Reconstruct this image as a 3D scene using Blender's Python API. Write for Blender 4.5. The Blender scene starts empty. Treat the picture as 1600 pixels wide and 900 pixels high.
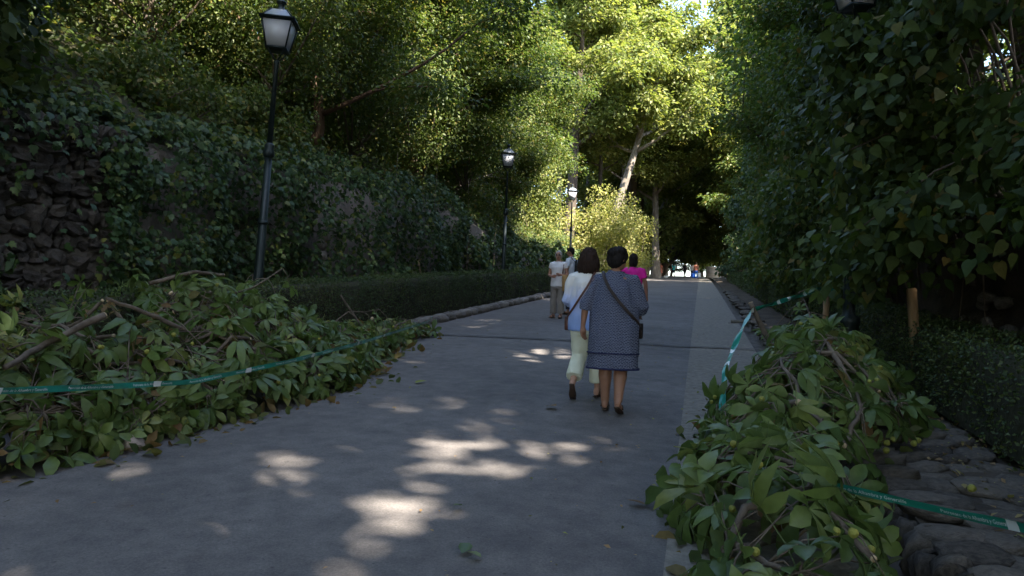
import bpy, bmesh, math, random
import numpy as np
from mathutils import Vector, Matrix, noise
R = math.radians
rng = np.random.default_rng(7)
random.seed(7)
scene = bpy.context.scene
col = scene.collection

# ------------------------------------------------------------------ camera, sky, sun, exposure
cam_d = bpy.data.cameras.new('camera'); cam_d.sensor_width = 36; cam_d.lens = 26.1
cam_d.clip_start = 0.05; cam_d.clip_end = 3000
cam_o = bpy.data.objects.new('camera', cam_d); col.objects.link(cam_o)
cam_o.location = (0, 0, 1.55); cam_o.rotation_euler = (R(91.403), R(-2.0), R(14.158))
scene.camera = cam_o
SUN_EL = 48.0; SUN_AZ = 130.0      # azimuth clockwise from +Y: behind and to the right of the viewer
w = bpy.data.worlds.new('World'); scene.world = w; w.use_nodes = True
nt = w.node_tree
sky = nt.nodes.new('ShaderNodeTexSky'); sky.sky_type = 'NISHITA'; sky.sun_disc = False
sky.sun_elevation = R(SUN_EL); sky.sun_rotation = R(SUN_AZ)
nt.links.new(sky.outputs[0], nt.nodes['Background'].inputs[0])
nt.nodes['Background'].inputs[1].default_value = 0.13
sun_d = bpy.data.lights.new('sun', 'SUN'); sun_d.energy = 4.5; sun_d.angle = R(0.53); sun_d.color = (1, .93, .82)
sun_o = bpy.data.objects.new('sun', sun_d); col.objects.link(sun_o)
sun_o.rotation_euler = (R(90 - SUN_EL), 0, R(180 - SUN_AZ)); sun_o.location = (25, -20, 40)
SUNV = np.array([math.sin(R(SUN_AZ)) * math.cos(R(SUN_EL)), math.cos(R(SUN_AZ)) * math.cos(R(SUN_EL)), math.sin(R(SUN_EL))])      # towards the sun
vs = scene.view_settings
vs.view_transform = 'Standard'; vs.look = 'None'; vs.gamma = 1; vs.use_curve_mapping = False
vs.exposure = 2.75
cy = scene.cycles
cy.use_denoising = True
cy.max_bounces = 7; cy.diffuse_bounces = 4; cy.glossy_bounces = 2; cy.transmission_bounces = 4; cy.transparent_max_bounces = 4
cy.sample_clamp_indirect = 6
cy.use_adaptive_sampling = False

# ------------------------------------------------------------------ helpers
S = 0.07
def gz(y):
    """height of the sloping street along its axis"""
    y = np.clip(np.asarray(y, float), -60, 150)
    return S * y - np.where(y > 0, 0.45 * (y / 73) ** 2, 0)
def G(y): return float(gz(y))

def nrm(v):
    v = np.asarray(v, float); return v / (np.linalg.norm(v, axis=-1, keepdims=True) + 1e-12)

def mesh_np(name, V, F, smooth=False, var=None):
    """V (n,3); F list of faces or (m,k) array"""
    me = bpy.data.meshes.new(name)
    V = np.asarray(V, np.float32)
    if isinstance(F, np.ndarray):
        m, k = F.shape; idx = F.ravel().astype(np.int32)
        starts = np.arange(m, dtype=np.int32) * k
    else:
        tot = np.array([len(f) for f in F], np.int32); m = len(F)
        idx = np.concatenate([np.asarray(f, np.int32) for f in F])
        starts = np.concatenate([[0], np.cumsum(tot)[:-1]]).astype(np.int32)
    me.vertices.add(len(V)); me.vertices.foreach_set('co', V.ravel())
    me.loops.add(len(idx)); me.loops.foreach_set('vertex_index', idx)
    me.polygons.add(m); me.polygons.foreach_set('loop_start', starts)
    if smooth: me.polygons.foreach_set('use_smooth', np.ones(m, bool))
    me.update(calc_edges=True)
    if var is not None:
        a = me.attributes.new('leafvar', 'FLOAT', 'POINT'); a.data.foreach_set('value', np.asarray(var, np.float32))
    return me

class MB:
    def __init__(s): s.v = []; s.f = []; s.n = 0
    def add(s, V, F):
        V = np.asarray(V, float).reshape(-1, 3)
        s.v.append(V); s.f += [tuple(int(i) + s.n for i in f) for f in F]; s.n += len(V); return s
    def box(s, c, size, rot=None):
        h = np.asarray(size, float) / 2
        V = np.array([[x, y, z] for z in (-1, 1) for y in (-1, 1) for x in (-1, 1)], float) * h
        if rot is not None: V = V @ np.asarray(rot).T
        return s.add(V + np.asarray(c, float), [(0, 2, 3, 1), (4, 5, 7, 6), (0, 1, 5, 4), (2, 6, 7, 3), (0, 4, 6, 2), (1, 3, 7, 5)])
    def tube(s, P, rad, n=8, caps=True, flat=None):
        P = np.asarray(P, float); k = len(P); rad = np.broadcast_to(np.asarray(rad, float), (k,))
        T = np.gradient(P, axis=0); T = nrm(T)
        u = np.cross(T[0], [0, 0, 1.]); 
        if np.linalg.norm(u) < .05: u = np.cross(T[0], [0, 1., 0])
        u = nrm(u); V = []
        a = np.arange(n) * 2 * math.pi / n
        for i in range(k):
            u = nrm(u - T[i] * np.dot(u, T[i])); b = np.cross(T[i], u)
            e = 1 if flat is None else flat
            V.append(P[i] + rad[i] * (np.cos(a)[:, None] * u + e * np.sin(a)[:, None] * b))
        return s._rings(np.array(V), caps)
    def _rings(s, V, caps=True):
        k, n, _ = V.shape; F = []
        for i in range(k - 1):
            for j in range(n):
                j2 = (j + 1) % n
                F.append((i * n + j, i * n + j2, (i + 1) * n + j2, (i + 1) * n + j))
        if caps: F.append(tuple(range(n - 1, -1, -1))); F.append(tuple((k - 1) * n + j for j in range(n)))
        return s.add(V.reshape(-1, 3), F)
    def loft(s, rings, n=20, p=2.0):
        """rings: (cx,cy,z,rx,ry)"""
        a = np.arange(n) * 2 * math.pi / n
        ca, sa = np.cos(a), np.sin(a)
        ex = np.sign(ca) * abs(ca) ** (2 / p); ey = np.sign(sa) * abs(sa) ** (2 / p)
        V = np.array([np.stack([r[0] + r[3] * ex, r[1] + r[4] * ey, np.full(n, r[2])], 1) for r in rings])
        return s._rings(V)
    def ellipsoid(s, c, r, n=14, m=9, rot=None):
        th = np.linspace(.06, math.pi - .06, m); a = np.arange(n) * 2 * math.pi / n
        V = np.array([[[math.sin(t) * math.cos(x), math.sin(t) * math.sin(x), -math.cos(t)] for x in a] for t in th]) * np.asarray(r, float)
        if rot is not None: V = V @ np.asarray(rot).T
        return s._rings(V + np.asarray(c, float))
    def mesh(s, name, smooth=False):
        return mesh_np(name, np.concatenate(s.v), s.f, smooth)

def rotm(ax, ang): return np.array(Matrix.Rotation(ang, 3, ax))

def obj(name, me, mat=None, parent=None, loc=None):
    o = bpy.data.objects.new(name, me); col.objects.link(o)
    if mat is not None and me is not None and not me.materials: me.materials.append(mat)
    if parent is not None: o.parent = parent
    if loc is not None: o.location = loc
    return o
def tag(o, label=None, cat=None, group=None, kind=None):
    if label: o['label'] = label
    if cat: o['category'] = cat
    if group: o['group'] = group
    if kind: o['kind'] = kind
    return o
def thing(name, label, cat, loc=(0, 0, 0), rz=0, group=None):
    o = bpy.data.objects.new(name, None); col.objects.link(o); o.empty_display_size = .1
    o.location = loc; o.rotation_euler.z = rz
    return tag(o, label, cat, group)
def copy_tree(o, parent=None):
    c = o.copy(); col.objects.link(c); c.parent = parent
    for ch in list(o.children): copy_tree(ch, c)
    return c

# ------------------------------------------------------------------ materials
def nodes_of(m):
    m.use_nodes = True; n = m.node_tree.nodes; return n, m.node_tree.links, n['Principled BSDF']
def ramp(n, stops):
    r = n.new('ShaderNodeValToRGB'); e = r.color_ramp.elements
    e[0].position = stops[0][0]; e[0].color = (*stops[0][1], 1)
    e[1].position = stops[-1][0]; e[1].color = (*stops[-1][1], 1)
    for p, c in stops[1:-1]:
        x = e.new(p); x.color = (*c, 1)
    return r
def leaf_mat(name, stops, rough=.5, transl=.35, spec=.35, tcol=1.6, under=False):
    m = bpy.data.materials.new(name); n, l, b = nodes_of(m)
    at = n.new('ShaderNodeAttribute'); at.attribute_name = 'leafvar'
    oi = n.new('ShaderNodeObjectInfo')
    ad = n.new('ShaderNodeMath'); ad.operation = 'ADD'; l.new(at.outputs['Fac'], ad.inputs[0]); l.new(oi.outputs['Random'], ad.inputs[1])
    fr = n.new('ShaderNodeMath'); fr.operation = 'FRACT'; l.new(ad.outputs[0], fr.inputs[0])
    r = ramp(n, stops); l.new(fr.outputs[0], r.inputs[0])
    nz = n.new('ShaderNodeTexNoise'); nz.inputs['Scale'].default_value = 30; nz.inputs['Detail'].default_value = 2
    geo = n.new('ShaderNodeNewGeometry'); l.new(geo.outputs['Position'], nz.inputs['Vector'])
    mr = n.new('ShaderNodeMapRange'); mr.inputs[3].default_value = .72; mr.inputs[4].default_value = 1.28; l.new(nz.outputs[0], mr.inputs[0])
    mx = n.new('ShaderNodeVectorMath'); mx.operation = 'SCALE'; l.new(r.outputs[0], mx.inputs[0]); l.new(mr.outputs[0], mx.inputs['Scale'])
    l.new(mx.outputs[0], b.inputs['Base Color'])
    if under:                                             # paler underside of the leaf
        um = n.new('ShaderNodeMix'); um.data_type = 'RGBA'; l.new(geo.outputs['Backfacing'], um.inputs['Factor']); l.new(mx.outputs[0], um.inputs[6])
        us = n.new('ShaderNodeVectorMath'); us.operation = 'MULTIPLY_ADD'; l.new(mx.outputs[0], us.inputs[0]); us.inputs[1].default_value = (1.25, 1.2, 1.3); us.inputs[2].default_value = (.035, .04, .03); l.new(us.outputs[0], um.inputs[7]); l.new(um.outputs[2], b.inputs['Base Color'])
    b.inputs['Roughness'].default_value = rough; b.inputs['Specular IOR Level'].default_value = spec
    t = n.new('ShaderNodeBsdfTranslucent')
    tc = n.new('ShaderNodeVectorMath'); tc.operation = 'MULTIPLY'; l.new(mx.outputs[0], tc.inputs[0]); tc.inputs[1].default_value = (tcol * 1.05, tcol * 1.1, tcol * .6)
    l.new(tc.outputs[0], t.inputs[0])
    mix = n.new('ShaderNodeMixShader'); mix.inputs[0].default_value = transl
    l.new(b.outputs[0], mix.inputs[1]); l.new(t.outputs[0], mix.inputs[2])
    l.new(mix.outputs[0], n['Material Output'].inputs['Surface'])
    return m
def rough_mat(name, stops, scale=3, detail=8, rough=.9, bump=.4, bscale=None, bdist=.02, aniso=None, spec=.3, coord='Object', rnd=0.0):
    m = bpy.data.materials.new(name); n, l, b = nodes_of(m)
    tc = n.new('ShaderNodeTexCoord'); mp = n.new('ShaderNodeMapping')
    l.new(tc.outputs[coord], mp.inputs[0])
    if aniso: mp.inputs['Scale'].default_value = aniso
    nz = n.new('ShaderNodeTexNoise'); nz.inputs['Scale'].default_value = scale; nz.inputs['Detail'].default_value = detail; nz.inputs['Roughness'].default_value = .65
    l.new(mp.outputs[0], nz.inputs['Vector'])
    r = ramp(n, stops); src = nz.outputs[0]
    if rnd:
        oi = n.new('ShaderNodeObjectInfo'); ma = n.new('ShaderNodeMath'); ma.operation = 'MULTIPLY_ADD'
        ma.inputs[1].default_value = rnd; l.new(oi.outputs['Random'], ma.inputs[0])
        su = n.new('ShaderNodeMath'); su.operation = 'SUBTRACT'; l.new(nz.outputs[0], su.inputs[0]); su.inputs[1].default_value = rnd / 2
        l.new(su.outputs[0], ma.inputs[2]); src = ma.outputs[0]
    l.new(src, r.inputs[0]); l.new(r.outputs[0], b.inputs['Base Color'])
    b.inputs['Roughness'].default_value = rough; b.inputs['Specular IOR Level'].default_value = spec
    if bump:
        n2 = n.new('ShaderNodeTexNoise'); n2.inputs['Scale'].default_value = bscale or scale * 6; n2.inputs['Detail'].default_value = 6
        l.new(mp.outputs[0], n2.inputs['Vector'])
        bp = n.new('ShaderNodeBump'); bp.inputs['Strength'].default_value = bump; bp.inputs['Distance'].default_value = bdist
        l.new(n2.outputs[0], bp.inputs['Height']); l.new(bp.outputs[0], b.inputs['Normal'])
    return m
def plain(name, c, rough=.6, spec=.4, metal=0, var=.12, scale=8, bump=.15):
    c = np.array(c)
    m = rough_mat(name, [(.3, tuple(c * (1 - var))), (.7, tuple(np.minimum(c * (1 + var), 1)))], scale, 5, rough, bump, scale * 5, .004, spec=spec)
    m.node_tree.nodes['Principled BSDF'].inputs['Metallic'].default_value = metal
    return m

M = {}
M['leaf_tree'] = leaf_mat('leaf_tree', [(0, (.045, .075, .017)), (.5, (.08, .118, .026)), (.85, (.12, .145, .032)), (1, (.18, .14, .036))], .5, .4)
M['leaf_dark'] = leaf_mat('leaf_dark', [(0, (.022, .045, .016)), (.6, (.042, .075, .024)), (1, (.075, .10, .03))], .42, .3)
M['leaf_yellow_lit'] = leaf_mat('leaf_yellow_lit', [(0, (.17, .19, .05)), (.5, (.27, .27, .08)), (1, (.40, .34, .14))], .5, .45)  # yellow green raised well up: the glare of sunlight is put into the colour
M['leaf_far_lit'] = leaf_mat('leaf_far_lit', [(0, (.075, .105, .025)), (.5, (.14, .165, .04)), (1, (.25, .24, .075))], .5, .42)  # lightened leaf green, carries sun brightness on the far crowns in its colour
M['leaf_ivy'] = leaf_mat('leaf_ivy', [(0, (.025, .052, .02)), (.55, (.045, .085, .029)), (.9, (.08, .12, .034)), (1, (.16, .165, .036))], .5, .2, .28)
M['leaf_shrub'] = leaf_mat('leaf_shrub', [(0, (.03, .05, .013)), (.6, (.052, .08, .019)), (.93, (.085, .115, .024)), (1, (.18, .12, .03))], .55, .28, .2)
M['leaf_box'] = leaf_mat('leaf_box', [(0, (.028, .05, .016)), (.6, (.05, .08, .024)), (1, (.10, .115, .03))], .5, .2)
M['leaf_chestnut'] = leaf_mat('leaf_chestnut', [(0, (.055, .09, .02)), (.5, (.085, .13, .028)), (.9, (.125, .17, .045)), (1, (.19, .19, .045))], .45, .25, .4, under=True)
M['leaf_wilted'] = leaf_mat('leaf_wilted', [(0, (.05, .075, .022)), (.6, (.10, .10, .03)), (.85, (.17, .11, .045)), (1, (.14, .075, .03))], .65, .25, .2)
M['stone_edge'] = rough_mat('stone_edge', [(.25, (.045, .036, .028)), (.75, (.17, .14, .112))], 6, 10, .95, .8, 24, .015, rnd=.35)
M['leaf_dry'] = leaf_mat('leaf_dry', [(0, (.16, .09, .04)), (.5, (.30, .20, .10)), (1, (.22, .24, .06))], .7, .2, .2)
M['bark'] = rough_mat('bark', [(.3, (.035, .027, .02)), (.7, (.14, .11, .085))], 2.5, 10, .95, .9, 9, .03, (1, 1, .25))
M['bark_pale'] = rough_mat('bark_pale', [(.3, (.11, .09, .07)), (.7, (.34, .29, .24))], 2.2, 10, .9, .6, 7, .02, (1, 1, .4))
M['bark_red'] = rough_mat('bark_red', [(.3, (.06, .036, .024)), (.7, (.19, .115, .075))], 4, 10, .9, .7, 12, .02, (1, 1, .25))
M['twig'] = rough_mat('twig', [(.3, (.07, .05, .035)), (.7, (.20, .155, .115))], 8, 6, .9, .5, 30, .006)
M['wood_cut'] = rough_mat('wood_cut', [(.3, (.42, .28, .14)), (.7, (.62, .47, .29))], 20, 6, .8, .3, 60, .003)
M['earth'] = rough_mat('earth', [(.3, (.035, .027, .02)), (.7, (.12, .09, .065))], 1.6, 12, 1, .9, 12, .05)
M['hill'] = rough_mat('hill', [(.3, (.018, .02, .009)), (.7, (.055, .05, .025))], 1.1, 12, 1, .9, 9, .06)
M['stone'] = rough_mat('stone', [(.25, (.085, .075, .065)), (.75, (.26, .23, .20))], 5, 10, .92, .7, 24, .015, rnd=.35)
M['stone_dark'] = rough_mat('stone_dark', [(.25, (.06, .05, .042)), (.75, (.19, .165, .14))], 5, 10, .95, .8, 22, .02, rnd=.35)
M['rubble'] = rough_mat('rubble', [(.25, (.035, .03, .026)), (.75, (.13, .112, .095))], 6, 10, .95, .9, 18, .03, rnd=.4)
M['concrete'] = rough_mat('concrete', [(.25, (.13, .115, .095)), (.75, (.30, .265, .22))], 14, 12, .95, .9, 50, .01)
M['iron'] = plain('iron', (.012, .022, .022), .45, .5, .3, .2, 14, .1)
M['glass'] = plain('frosted_glass', (.62, .62, .66), .35, .5, 0, .05, 3, .05)
M['galv'] = plain('zinc_roof', (.42, .45, .5), .35, .5, .4, .1, 6, .05)
M['tape_green'] = plain('tape_green', (.015, .22, .155), .35, .5, 0, .1, 20, .2)
M['tape_white'] = plain('tape_white', (.72, .76, .74), .4, .5, 0, .04, 20, .1)
M['fruit'] = plain('chestnut_husk', (.26, .25, .045), .6, .3, 0, .25, 60, .5)

# asphalt
def asphalt():
    m = bpy.data.materials.new('asphalt'); n, l, b = nodes_of(m)
    geo = n.new('ShaderNodeNewGeometry'); P = geo.outputs['Position']
    def nz(s, d, r=.6):
        x = n.new('ShaderNodeTexNoise'); x.inputs['Scale'].default_value = s; x.inputs['Detail'].default_value = d; x.inputs['Roughness'].default_value = r
        l.new(P, x.inputs['Vector']); return x
    big = nz(.55, 6); mid = nz(5, 8, .7); fine = nz(75, 3, .8)
    r1 = ramp(n, [(.3, (.102, .092, .088)), (.7, (.160, .145, .136))]); l.new(big.outputs[0], r1.inputs[0])
    r2 = ramp(n, [(.25, (.62, .62, .63)), (.75, (1.35, 1.33, 1.3))]); l.new(mid.outputs[0], r2.inputs[0])
    r3 = ramp(n, [(.3, (.7, .7, .7)), (.7, (1.3, 1.3, 1.29))]); l.new(fine.outputs[0], r3.inputs[0])
    a = n.new('ShaderNodeVectorMath'); a.operation = 'MULTIPLY'; l.new(r1.outputs[0], a.inputs[0]); l.new(r2.outputs[0], a.inputs[1])
    c = n.new('ShaderNodeVectorMath'); c.operation = 'MULTIPLY'; l.new(a.outputs[0], c.inputs[0]); l.new(r3.outputs[0], c.inputs[1])
    vo = n.new('ShaderNodeTexVoronoi'); vo.inputs['Scale'].default_value = 55; l.new(P, vo.inputs['Vector'])     # pale grit in the surface
    vr = ramp(n, [(0, (1, 1, 1)), (.10, (0, 0, 0))]); l.new(vo.outputs['Distance'], vr.inputs[0])
    gn = nz(.9, 3); gr = ramp(n, [(.55, (0, 0, 0)), (.75, (.35, .35, .35))]); l.new(gn.outputs[0], gr.inputs[0])
    mu = n.new('ShaderNodeMath'); mu.operation = 'MULTIPLY'; l.new(vr.outputs[0], mu.inputs[0]); l.new(gr.outputs[0], mu.inputs[1])
    mix = n.new('ShaderNodeMix'); mix.data_type = 'RGBA'; l.new(mu.outputs[0], mix.inputs['Factor']); l.new(c.outputs[0], mix.inputs[6]); mix.inputs[7].default_value = (.42, .38, .33, 1)
    v2 = n.new('ShaderNodeTexVoronoi'); v2.inputs['Scale'].default_value = 7; v2.inputs['Randomness'].default_value = 1; l.new(P, v2.inputs['Vector'])       # old tar and gum specks
    vr2 = ramp(n, [(.03, (.8, .8, .8)), (.085, (0, 0, 0))]); l.new(v2.outputs['Distance'], vr2.inputs[0])
    mix2 = n.new('ShaderNodeMix'); mix2.data_type = 'RGBA'; l.new(vr2.outputs[0], mix2.inputs['Factor']); l.new(mix.outputs[2], mix2.inputs[6]); mix2.inputs[7].default_value = (.05, .045, .042, 1)
    l.new(mix2.outputs[2], b.inputs['Base Color'])
    b.inputs['Roughness'].default_value = .82; b.inputs['Specular IOR Level'].default_value = .35
    bp = n.new('ShaderNodeBump'); bp.inputs['Strength'].default_value = .55; bp.inputs['Distance'].default_value = .006
    l.new(fine.outputs[0], bp.inputs['Height'])
    bp2 = n.new('ShaderNodeBump'); bp2.inputs['Strength'].default_value = .25; bp2.inputs['Distance'].default_value = .03
    l.new(mid.outputs[0], bp2.inputs['Height']); l.new(bp.outputs[0], bp2.inputs['Normal']); l.new(bp2.outputs[0], b.inputs['Normal'])
    return m
M['asphalt'] = asphalt()

# ------------------------------------------------------------------ leaf templates (base at origin, tip along +Y, upper side +Z)
def fan(outline, centre=(0, .45, .03)):
    V = np.array([centre] + outline, float); k = len(outline)
    return V, np.array([(0, i + 1, (i + 1) % k + 1) for i in range(k)])
T_DIA = (np.array([[0, 0, 0], [.3, .45, .07], [0, 1, -.08], [-.3, .45, .07]], float), np.array([(0, 1, 2), (0, 2, 3)]))
T_OVAL = (np.array([[0, 0, 0], [.26, .25, .07], [.30, .58, .05], [0, 1, -.14], [-.30, .58, .05], [-.26, .25, .07], [0, .5, -.02]], float),
          np.array([(6, 0, 1), (6, 1, 2), (6, 2, 3), (6, 3, 4), (6, 4, 5), (6, 5, 0)]))
T_IVY = fan([(0, .02, 0), (.22, -.06, .0), (.46, .22, -.05), (.27, .4, .05), (.38, .72, -.05), (.17, .66, .04), (0, 1.05, -.1), (-.17, .66, .04), (-.38, .72, -.05), (-.27, .4, .05), (-.46, .22, -.05), (-.22, -.06, 0)], (0, .36, .04))
T_HEART = fan([(0, 0, 0), (.2, -.07, .02), (.4, .12, .03), (.4, .42, .02), (.22, .75, -.05), (0, 1.08, -.16), (-.22, .75, -.05), (-.4, .42, .02), (-.4, .12, .03), (-.2, -.07, .02)], (0, .4, -.03))

def basis(tip, normal, size):
    """frames with Y=tip, Z~normal; scaled"""
    t = nrm(tip); x = nrm(np.cross(t, normal)); z = np.cross(x, t)
    B = np.stack([x, t, z], axis=2)
    return B * np.asarray(size, float).reshape(-1, 1, 1)
def scatter(name, T, P, B, var=None):
    V, F = T; N, k = len(P), len(V)
    W = np.einsum('nij,kj->nki', B, V) + np.asarray(P)[:, None, :]
    FF = (F[None] + (np.arange(N) * k)[:, None, None]).reshape(-1, F.shape[1])
    if var is None: var = rng.random(N)
    return mesh_np(name, W.reshape(-1, 3), FF, False, np.repeat(var, k))
def rdir(n): return nrm(rng.normal(size=(n, 3)))
def nz3(P, s, seed=0):
    return np.array([noise.noise(Vector((p[0] * s + seed, p[1] * s + seed * .7, p[2] * s))) for p in P])

def put_leaves(parent, meshes, mat, P, B, name='leaf'):
    """single leaves as parts; P,B in the parent's space; meshes shared"""
    for i in range(len(P)):
        me = meshes[i % len(meshes)]
        o = bpy.data.objects.new(name, me); col.objects.link(o); o.parent = parent
        m4 = Matrix.Identity(4)
        for a in range(3):
            for b in range(3): m4[a][b] = B[i][a][b]
            m4[a][3] = P[i][a]
        o.matrix_basis = m4
def leaf_mesh(name, T, mat):
    me = mesh_np(name, T[0], T[1]); me.materials.append(mat); return me

# palmate horse chestnut leaf, several droops
def palm_leaf(seed, droop, n=7):
    r = random.Random(seed); V = []; F = []
    if n: 
        for i in range(n):
            a = (i - (n - 1) / 2) / ((n - 1) / 2) * R(118) + r.uniform(-.1, .1)
            L = (1 - .42 * abs(i - (n - 1) / 2) / ((n - 1) / 2)) * r.uniform(.9, 1.08) * .56
            wd = L * r.uniform(.19, .25); tw = r.uniform(-.35, .35)
            prof = [(0, .08), (.3, .5), (.62, 1), (.84, .74), (1, 0)]
            o = len(V)
            for t, ww in prof:
                y = t * L; z = .05 * math.sin(t * 3) - droop * t * t * L * (1 + r.uniform(-.2, .2))
                for sx in (-1, 0, 1):
                    x = sx * ww * wd; zz = z + (abs(sx) * ww * wd * (.32 + tw * sx))
                    V.append((x * math.cos(a) + y * math.sin(a), -x * math.sin(a) + y * math.cos(a), zz))
            for k in range(4):
                for s in (0, 1):
                    F.append((o + k * 3 + s, o + k * 3 + s + 1, o + k * 3 + s + 4, o + k * 3 + s + 3))
    o = len(V)
    V += [(-.008, 0, 0), (.008, 0, 0), (.008, -.4, .08), (-.008, -.4, .08), (0, 0, -.014), (0, -.4, .066)]
    F += [(o, o + 1, o + 2, o + 3), (o, o + 3, o + 5, o + 4), (o + 1, o + 4, o + 5, o + 2)]
    me = mesh_np('chestnut_leaf', np.array(V), F); me.materials.append(M['leaf_chestnut']); return me

# ------------------------------------------------------------------ the setting
XL, XS, XC, XC2, XR = -5.75, -0.12, 0.95, 1.28, 3.35      # left edge, strip, channel, channel far side, right bank
def sheet(name, xs, ys, zf, mat, kind='structure', smooth=True):
    xs = np.asarray(xs, float); ys = np.asarray(ys, float)
    X, Y = np.meshgrid(xs, ys); Z = zf(X, Y)
    nx, ny = len(xs), len(ys); V = np.stack([X, Y, Z], -1).reshape(-1, 3)
    i = (np.arange(ny - 1)[:, None] * nx + np.arange(nx - 1)[None]).ravel()
    F = np.stack([i, i + 1, i + nx + 1, i + nx], 1)
    return tag(obj(name, mesh_np(name, V, F, smooth), mat), kind=kind)
def wob(X, Y, s, a, seed=0.0):
    o = np.empty(X.size); xf, yf = X.ravel(), Y.ravel()
    for i in range(X.size): o[i] = noise.noise(Vector((xf[i] * s + seed, yf[i] * s, seed)))
    return o.reshape(X.shape) * a
YS = np.concatenate([np.arange(-30, 40, .5), np.arange(40, 141, 2.0)])
sheet('ground', np.linspace(-500, 500, 41), np.concatenate([np.linspace(-500, -60, 12), np.linspace(-50, 150, 51), np.linspace(170, 700, 12)]), lambda X, Y: gz(Y) - .6, M['earth'])
road = sheet('road', np.linspace(XL, XS, 14), YS, lambda X, Y: gz(Y) + wob(X, Y, .6, .012) + .03 * (1 - ((X + 2.9) / 2.9) ** 2), M['asphalt'])
sheet('concrete_strip', np.linspace(XS - .015, XC, 5), YS, lambda X, Y: gz(Y) + .012 + wob(X, Y, .9, .012, 5), M['concrete'])
# drainage channel beside the strip
ch = MB(); P = []
prof = [(XC, .012), (XC + .005, -.2), (XC2, -.22), (XC2 + .01, .03)]
ys = np.arange(-30, 139, 1.0)
V = np.array([[(x + .03 * noise.noise(Vector((y * 1.3, k, 0))), y, G(y) + z) for k, (x, z) in enumerate(prof)] for y in ys])
ch.add(V.reshape(-1, 3), [(i * 4 + j, i * 4 + j + 1, i * 4 + j + 5, i * 4 + j + 4) for i in range(len(ys) - 1) for j in range(3)])
tag(obj('drainage_channel', ch.mesh('drainage_channel'), M['stone_dark']), kind='structure')
sheet('soil_verge', np.linspace(XC2 + .005, XR + .3, 12), YS, lambda X, Y: gz(Y) + .03 + .03 * (X - XC2) + wob(X, Y, 1.4, .07, 9), M['earth'])
sheet('hedge_bed', np.linspace(-8.1, -5.98, 8), YS, lambda X, Y: gz(Y) + .12 + wob(X, Y, 1.2, .08, 3), M['earth'])
# joints across the paving: narrow sunken-looking dark tar strips, a little uneven
tar = plain('joint_tar', (.018, .018, .02), .9)
for y0, x0, x1, wd in ((13.42, XL, XC, .095), (12.2, -.1, XC, .012), (20.6, XS, XC, .03), (31, XL, XC, .04), (9.2, XS, XC, .012)):
    b = MB(); n = 40; xs = np.linspace(x0 + .02, x1 - .02, n); vv = []
    for i, x in enumerate(xs):
        yo = y0 + .05 * noise.noise(Vector((x * 1.1, y0, 0))) + .012 * noise.noise(Vector((x * 6, y0, 2))); h = .03 * (1 - ((x + 2.9) / 2.9) ** 2) if x < XS else .012
        h += .012 * noise.noise(Vector((x * .6, yo * .6, 0))) if x < XS else .012 * noise.noise(Vector((x * .9 + 5, yo * .9, 5)))
        hw = wd * (.6 + .4 * noise.noise(Vector((x * 4, y0, 5))))
        vv += [(x, yo - hw, G(yo) + h + .022), (x, yo + hw, G(yo) + h + .022)]
    b.add(vv, [(2 * i, 2 * i + 2, 2 * i + 3, 2 * i + 1) for i in range(n - 1)])
    obj('paving_joint', b.mesh('paving_joint'), tar, road)

# ---- rocks
def rock_mesh(seed, mat, blocky=.6, sub=2, rag=1.0, smooth=True):
    bm = bmesh.new(); bmesh.ops.create_icosphere(bm, subdivisions=sub, radius=1)
    for v in bm.verts:
        c = v.co.copy(); m = max(abs(c.x), abs(c.y), abs(c.z))
        c = c.lerp(c / m, blocky)
        d = noise.noise(c * 1.1 + Vector((seed * 3.1, seed, 0))) * .28 * rag + noise.noise(c * 2.7 + Vector((seed, 0, seed * 2))) * .12 * rag * rag
        v.co = c * (1 + d) * .62
    me = bpy.data.meshes.new('stone'); bm.to_mesh(me); bm.free()
    me.polygons.foreach_set('use_smooth', np.full(len(me.polygons), smooth)); me.materials.append(mat); return me
ROCK = [rock_mesh(i, M['stone']) for i in range(7)]
ROCKD = [rock_mesh(i + 20, M['stone_dark']) for i in range(7)]
def stone(parent, meshes, p, size, rot, name='stone'):
    o = bpy.data.objects.new(name, random.choice(meshes)); col.objects.link(o); o.parent = parent
    o.location = p; o.scale = size; o.rotation_euler = rot; return o

# kerb of rough stones along the left side
kerb = thing('stone_kerb', 'low kerb of rough grey stones along the left edge of the street below the clipped hedge', 'kerb', (XL, 0, 0))
y = 1.5
while y < 62:
    L = random.uniform(.38, .75) * (1 if y < 30 else 1.7)
    stone(kerb, ROCK, (-.12 + random.uniform(-.03, .03), y + L / 2, G(y + L / 2) + .06), (.26, L * .82, .20), (random.uniform(-.08, .08), random.uniform(-.1, .1), random.uniform(-.06, .06)))
    y += L
sheet('kerb_bed', [XL - .3, XL - .12, XL + .02], YS, lambda X, Y: gz(Y) + np.where(X < XL - .05, .1, -.05), M['stone_dark'])

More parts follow.
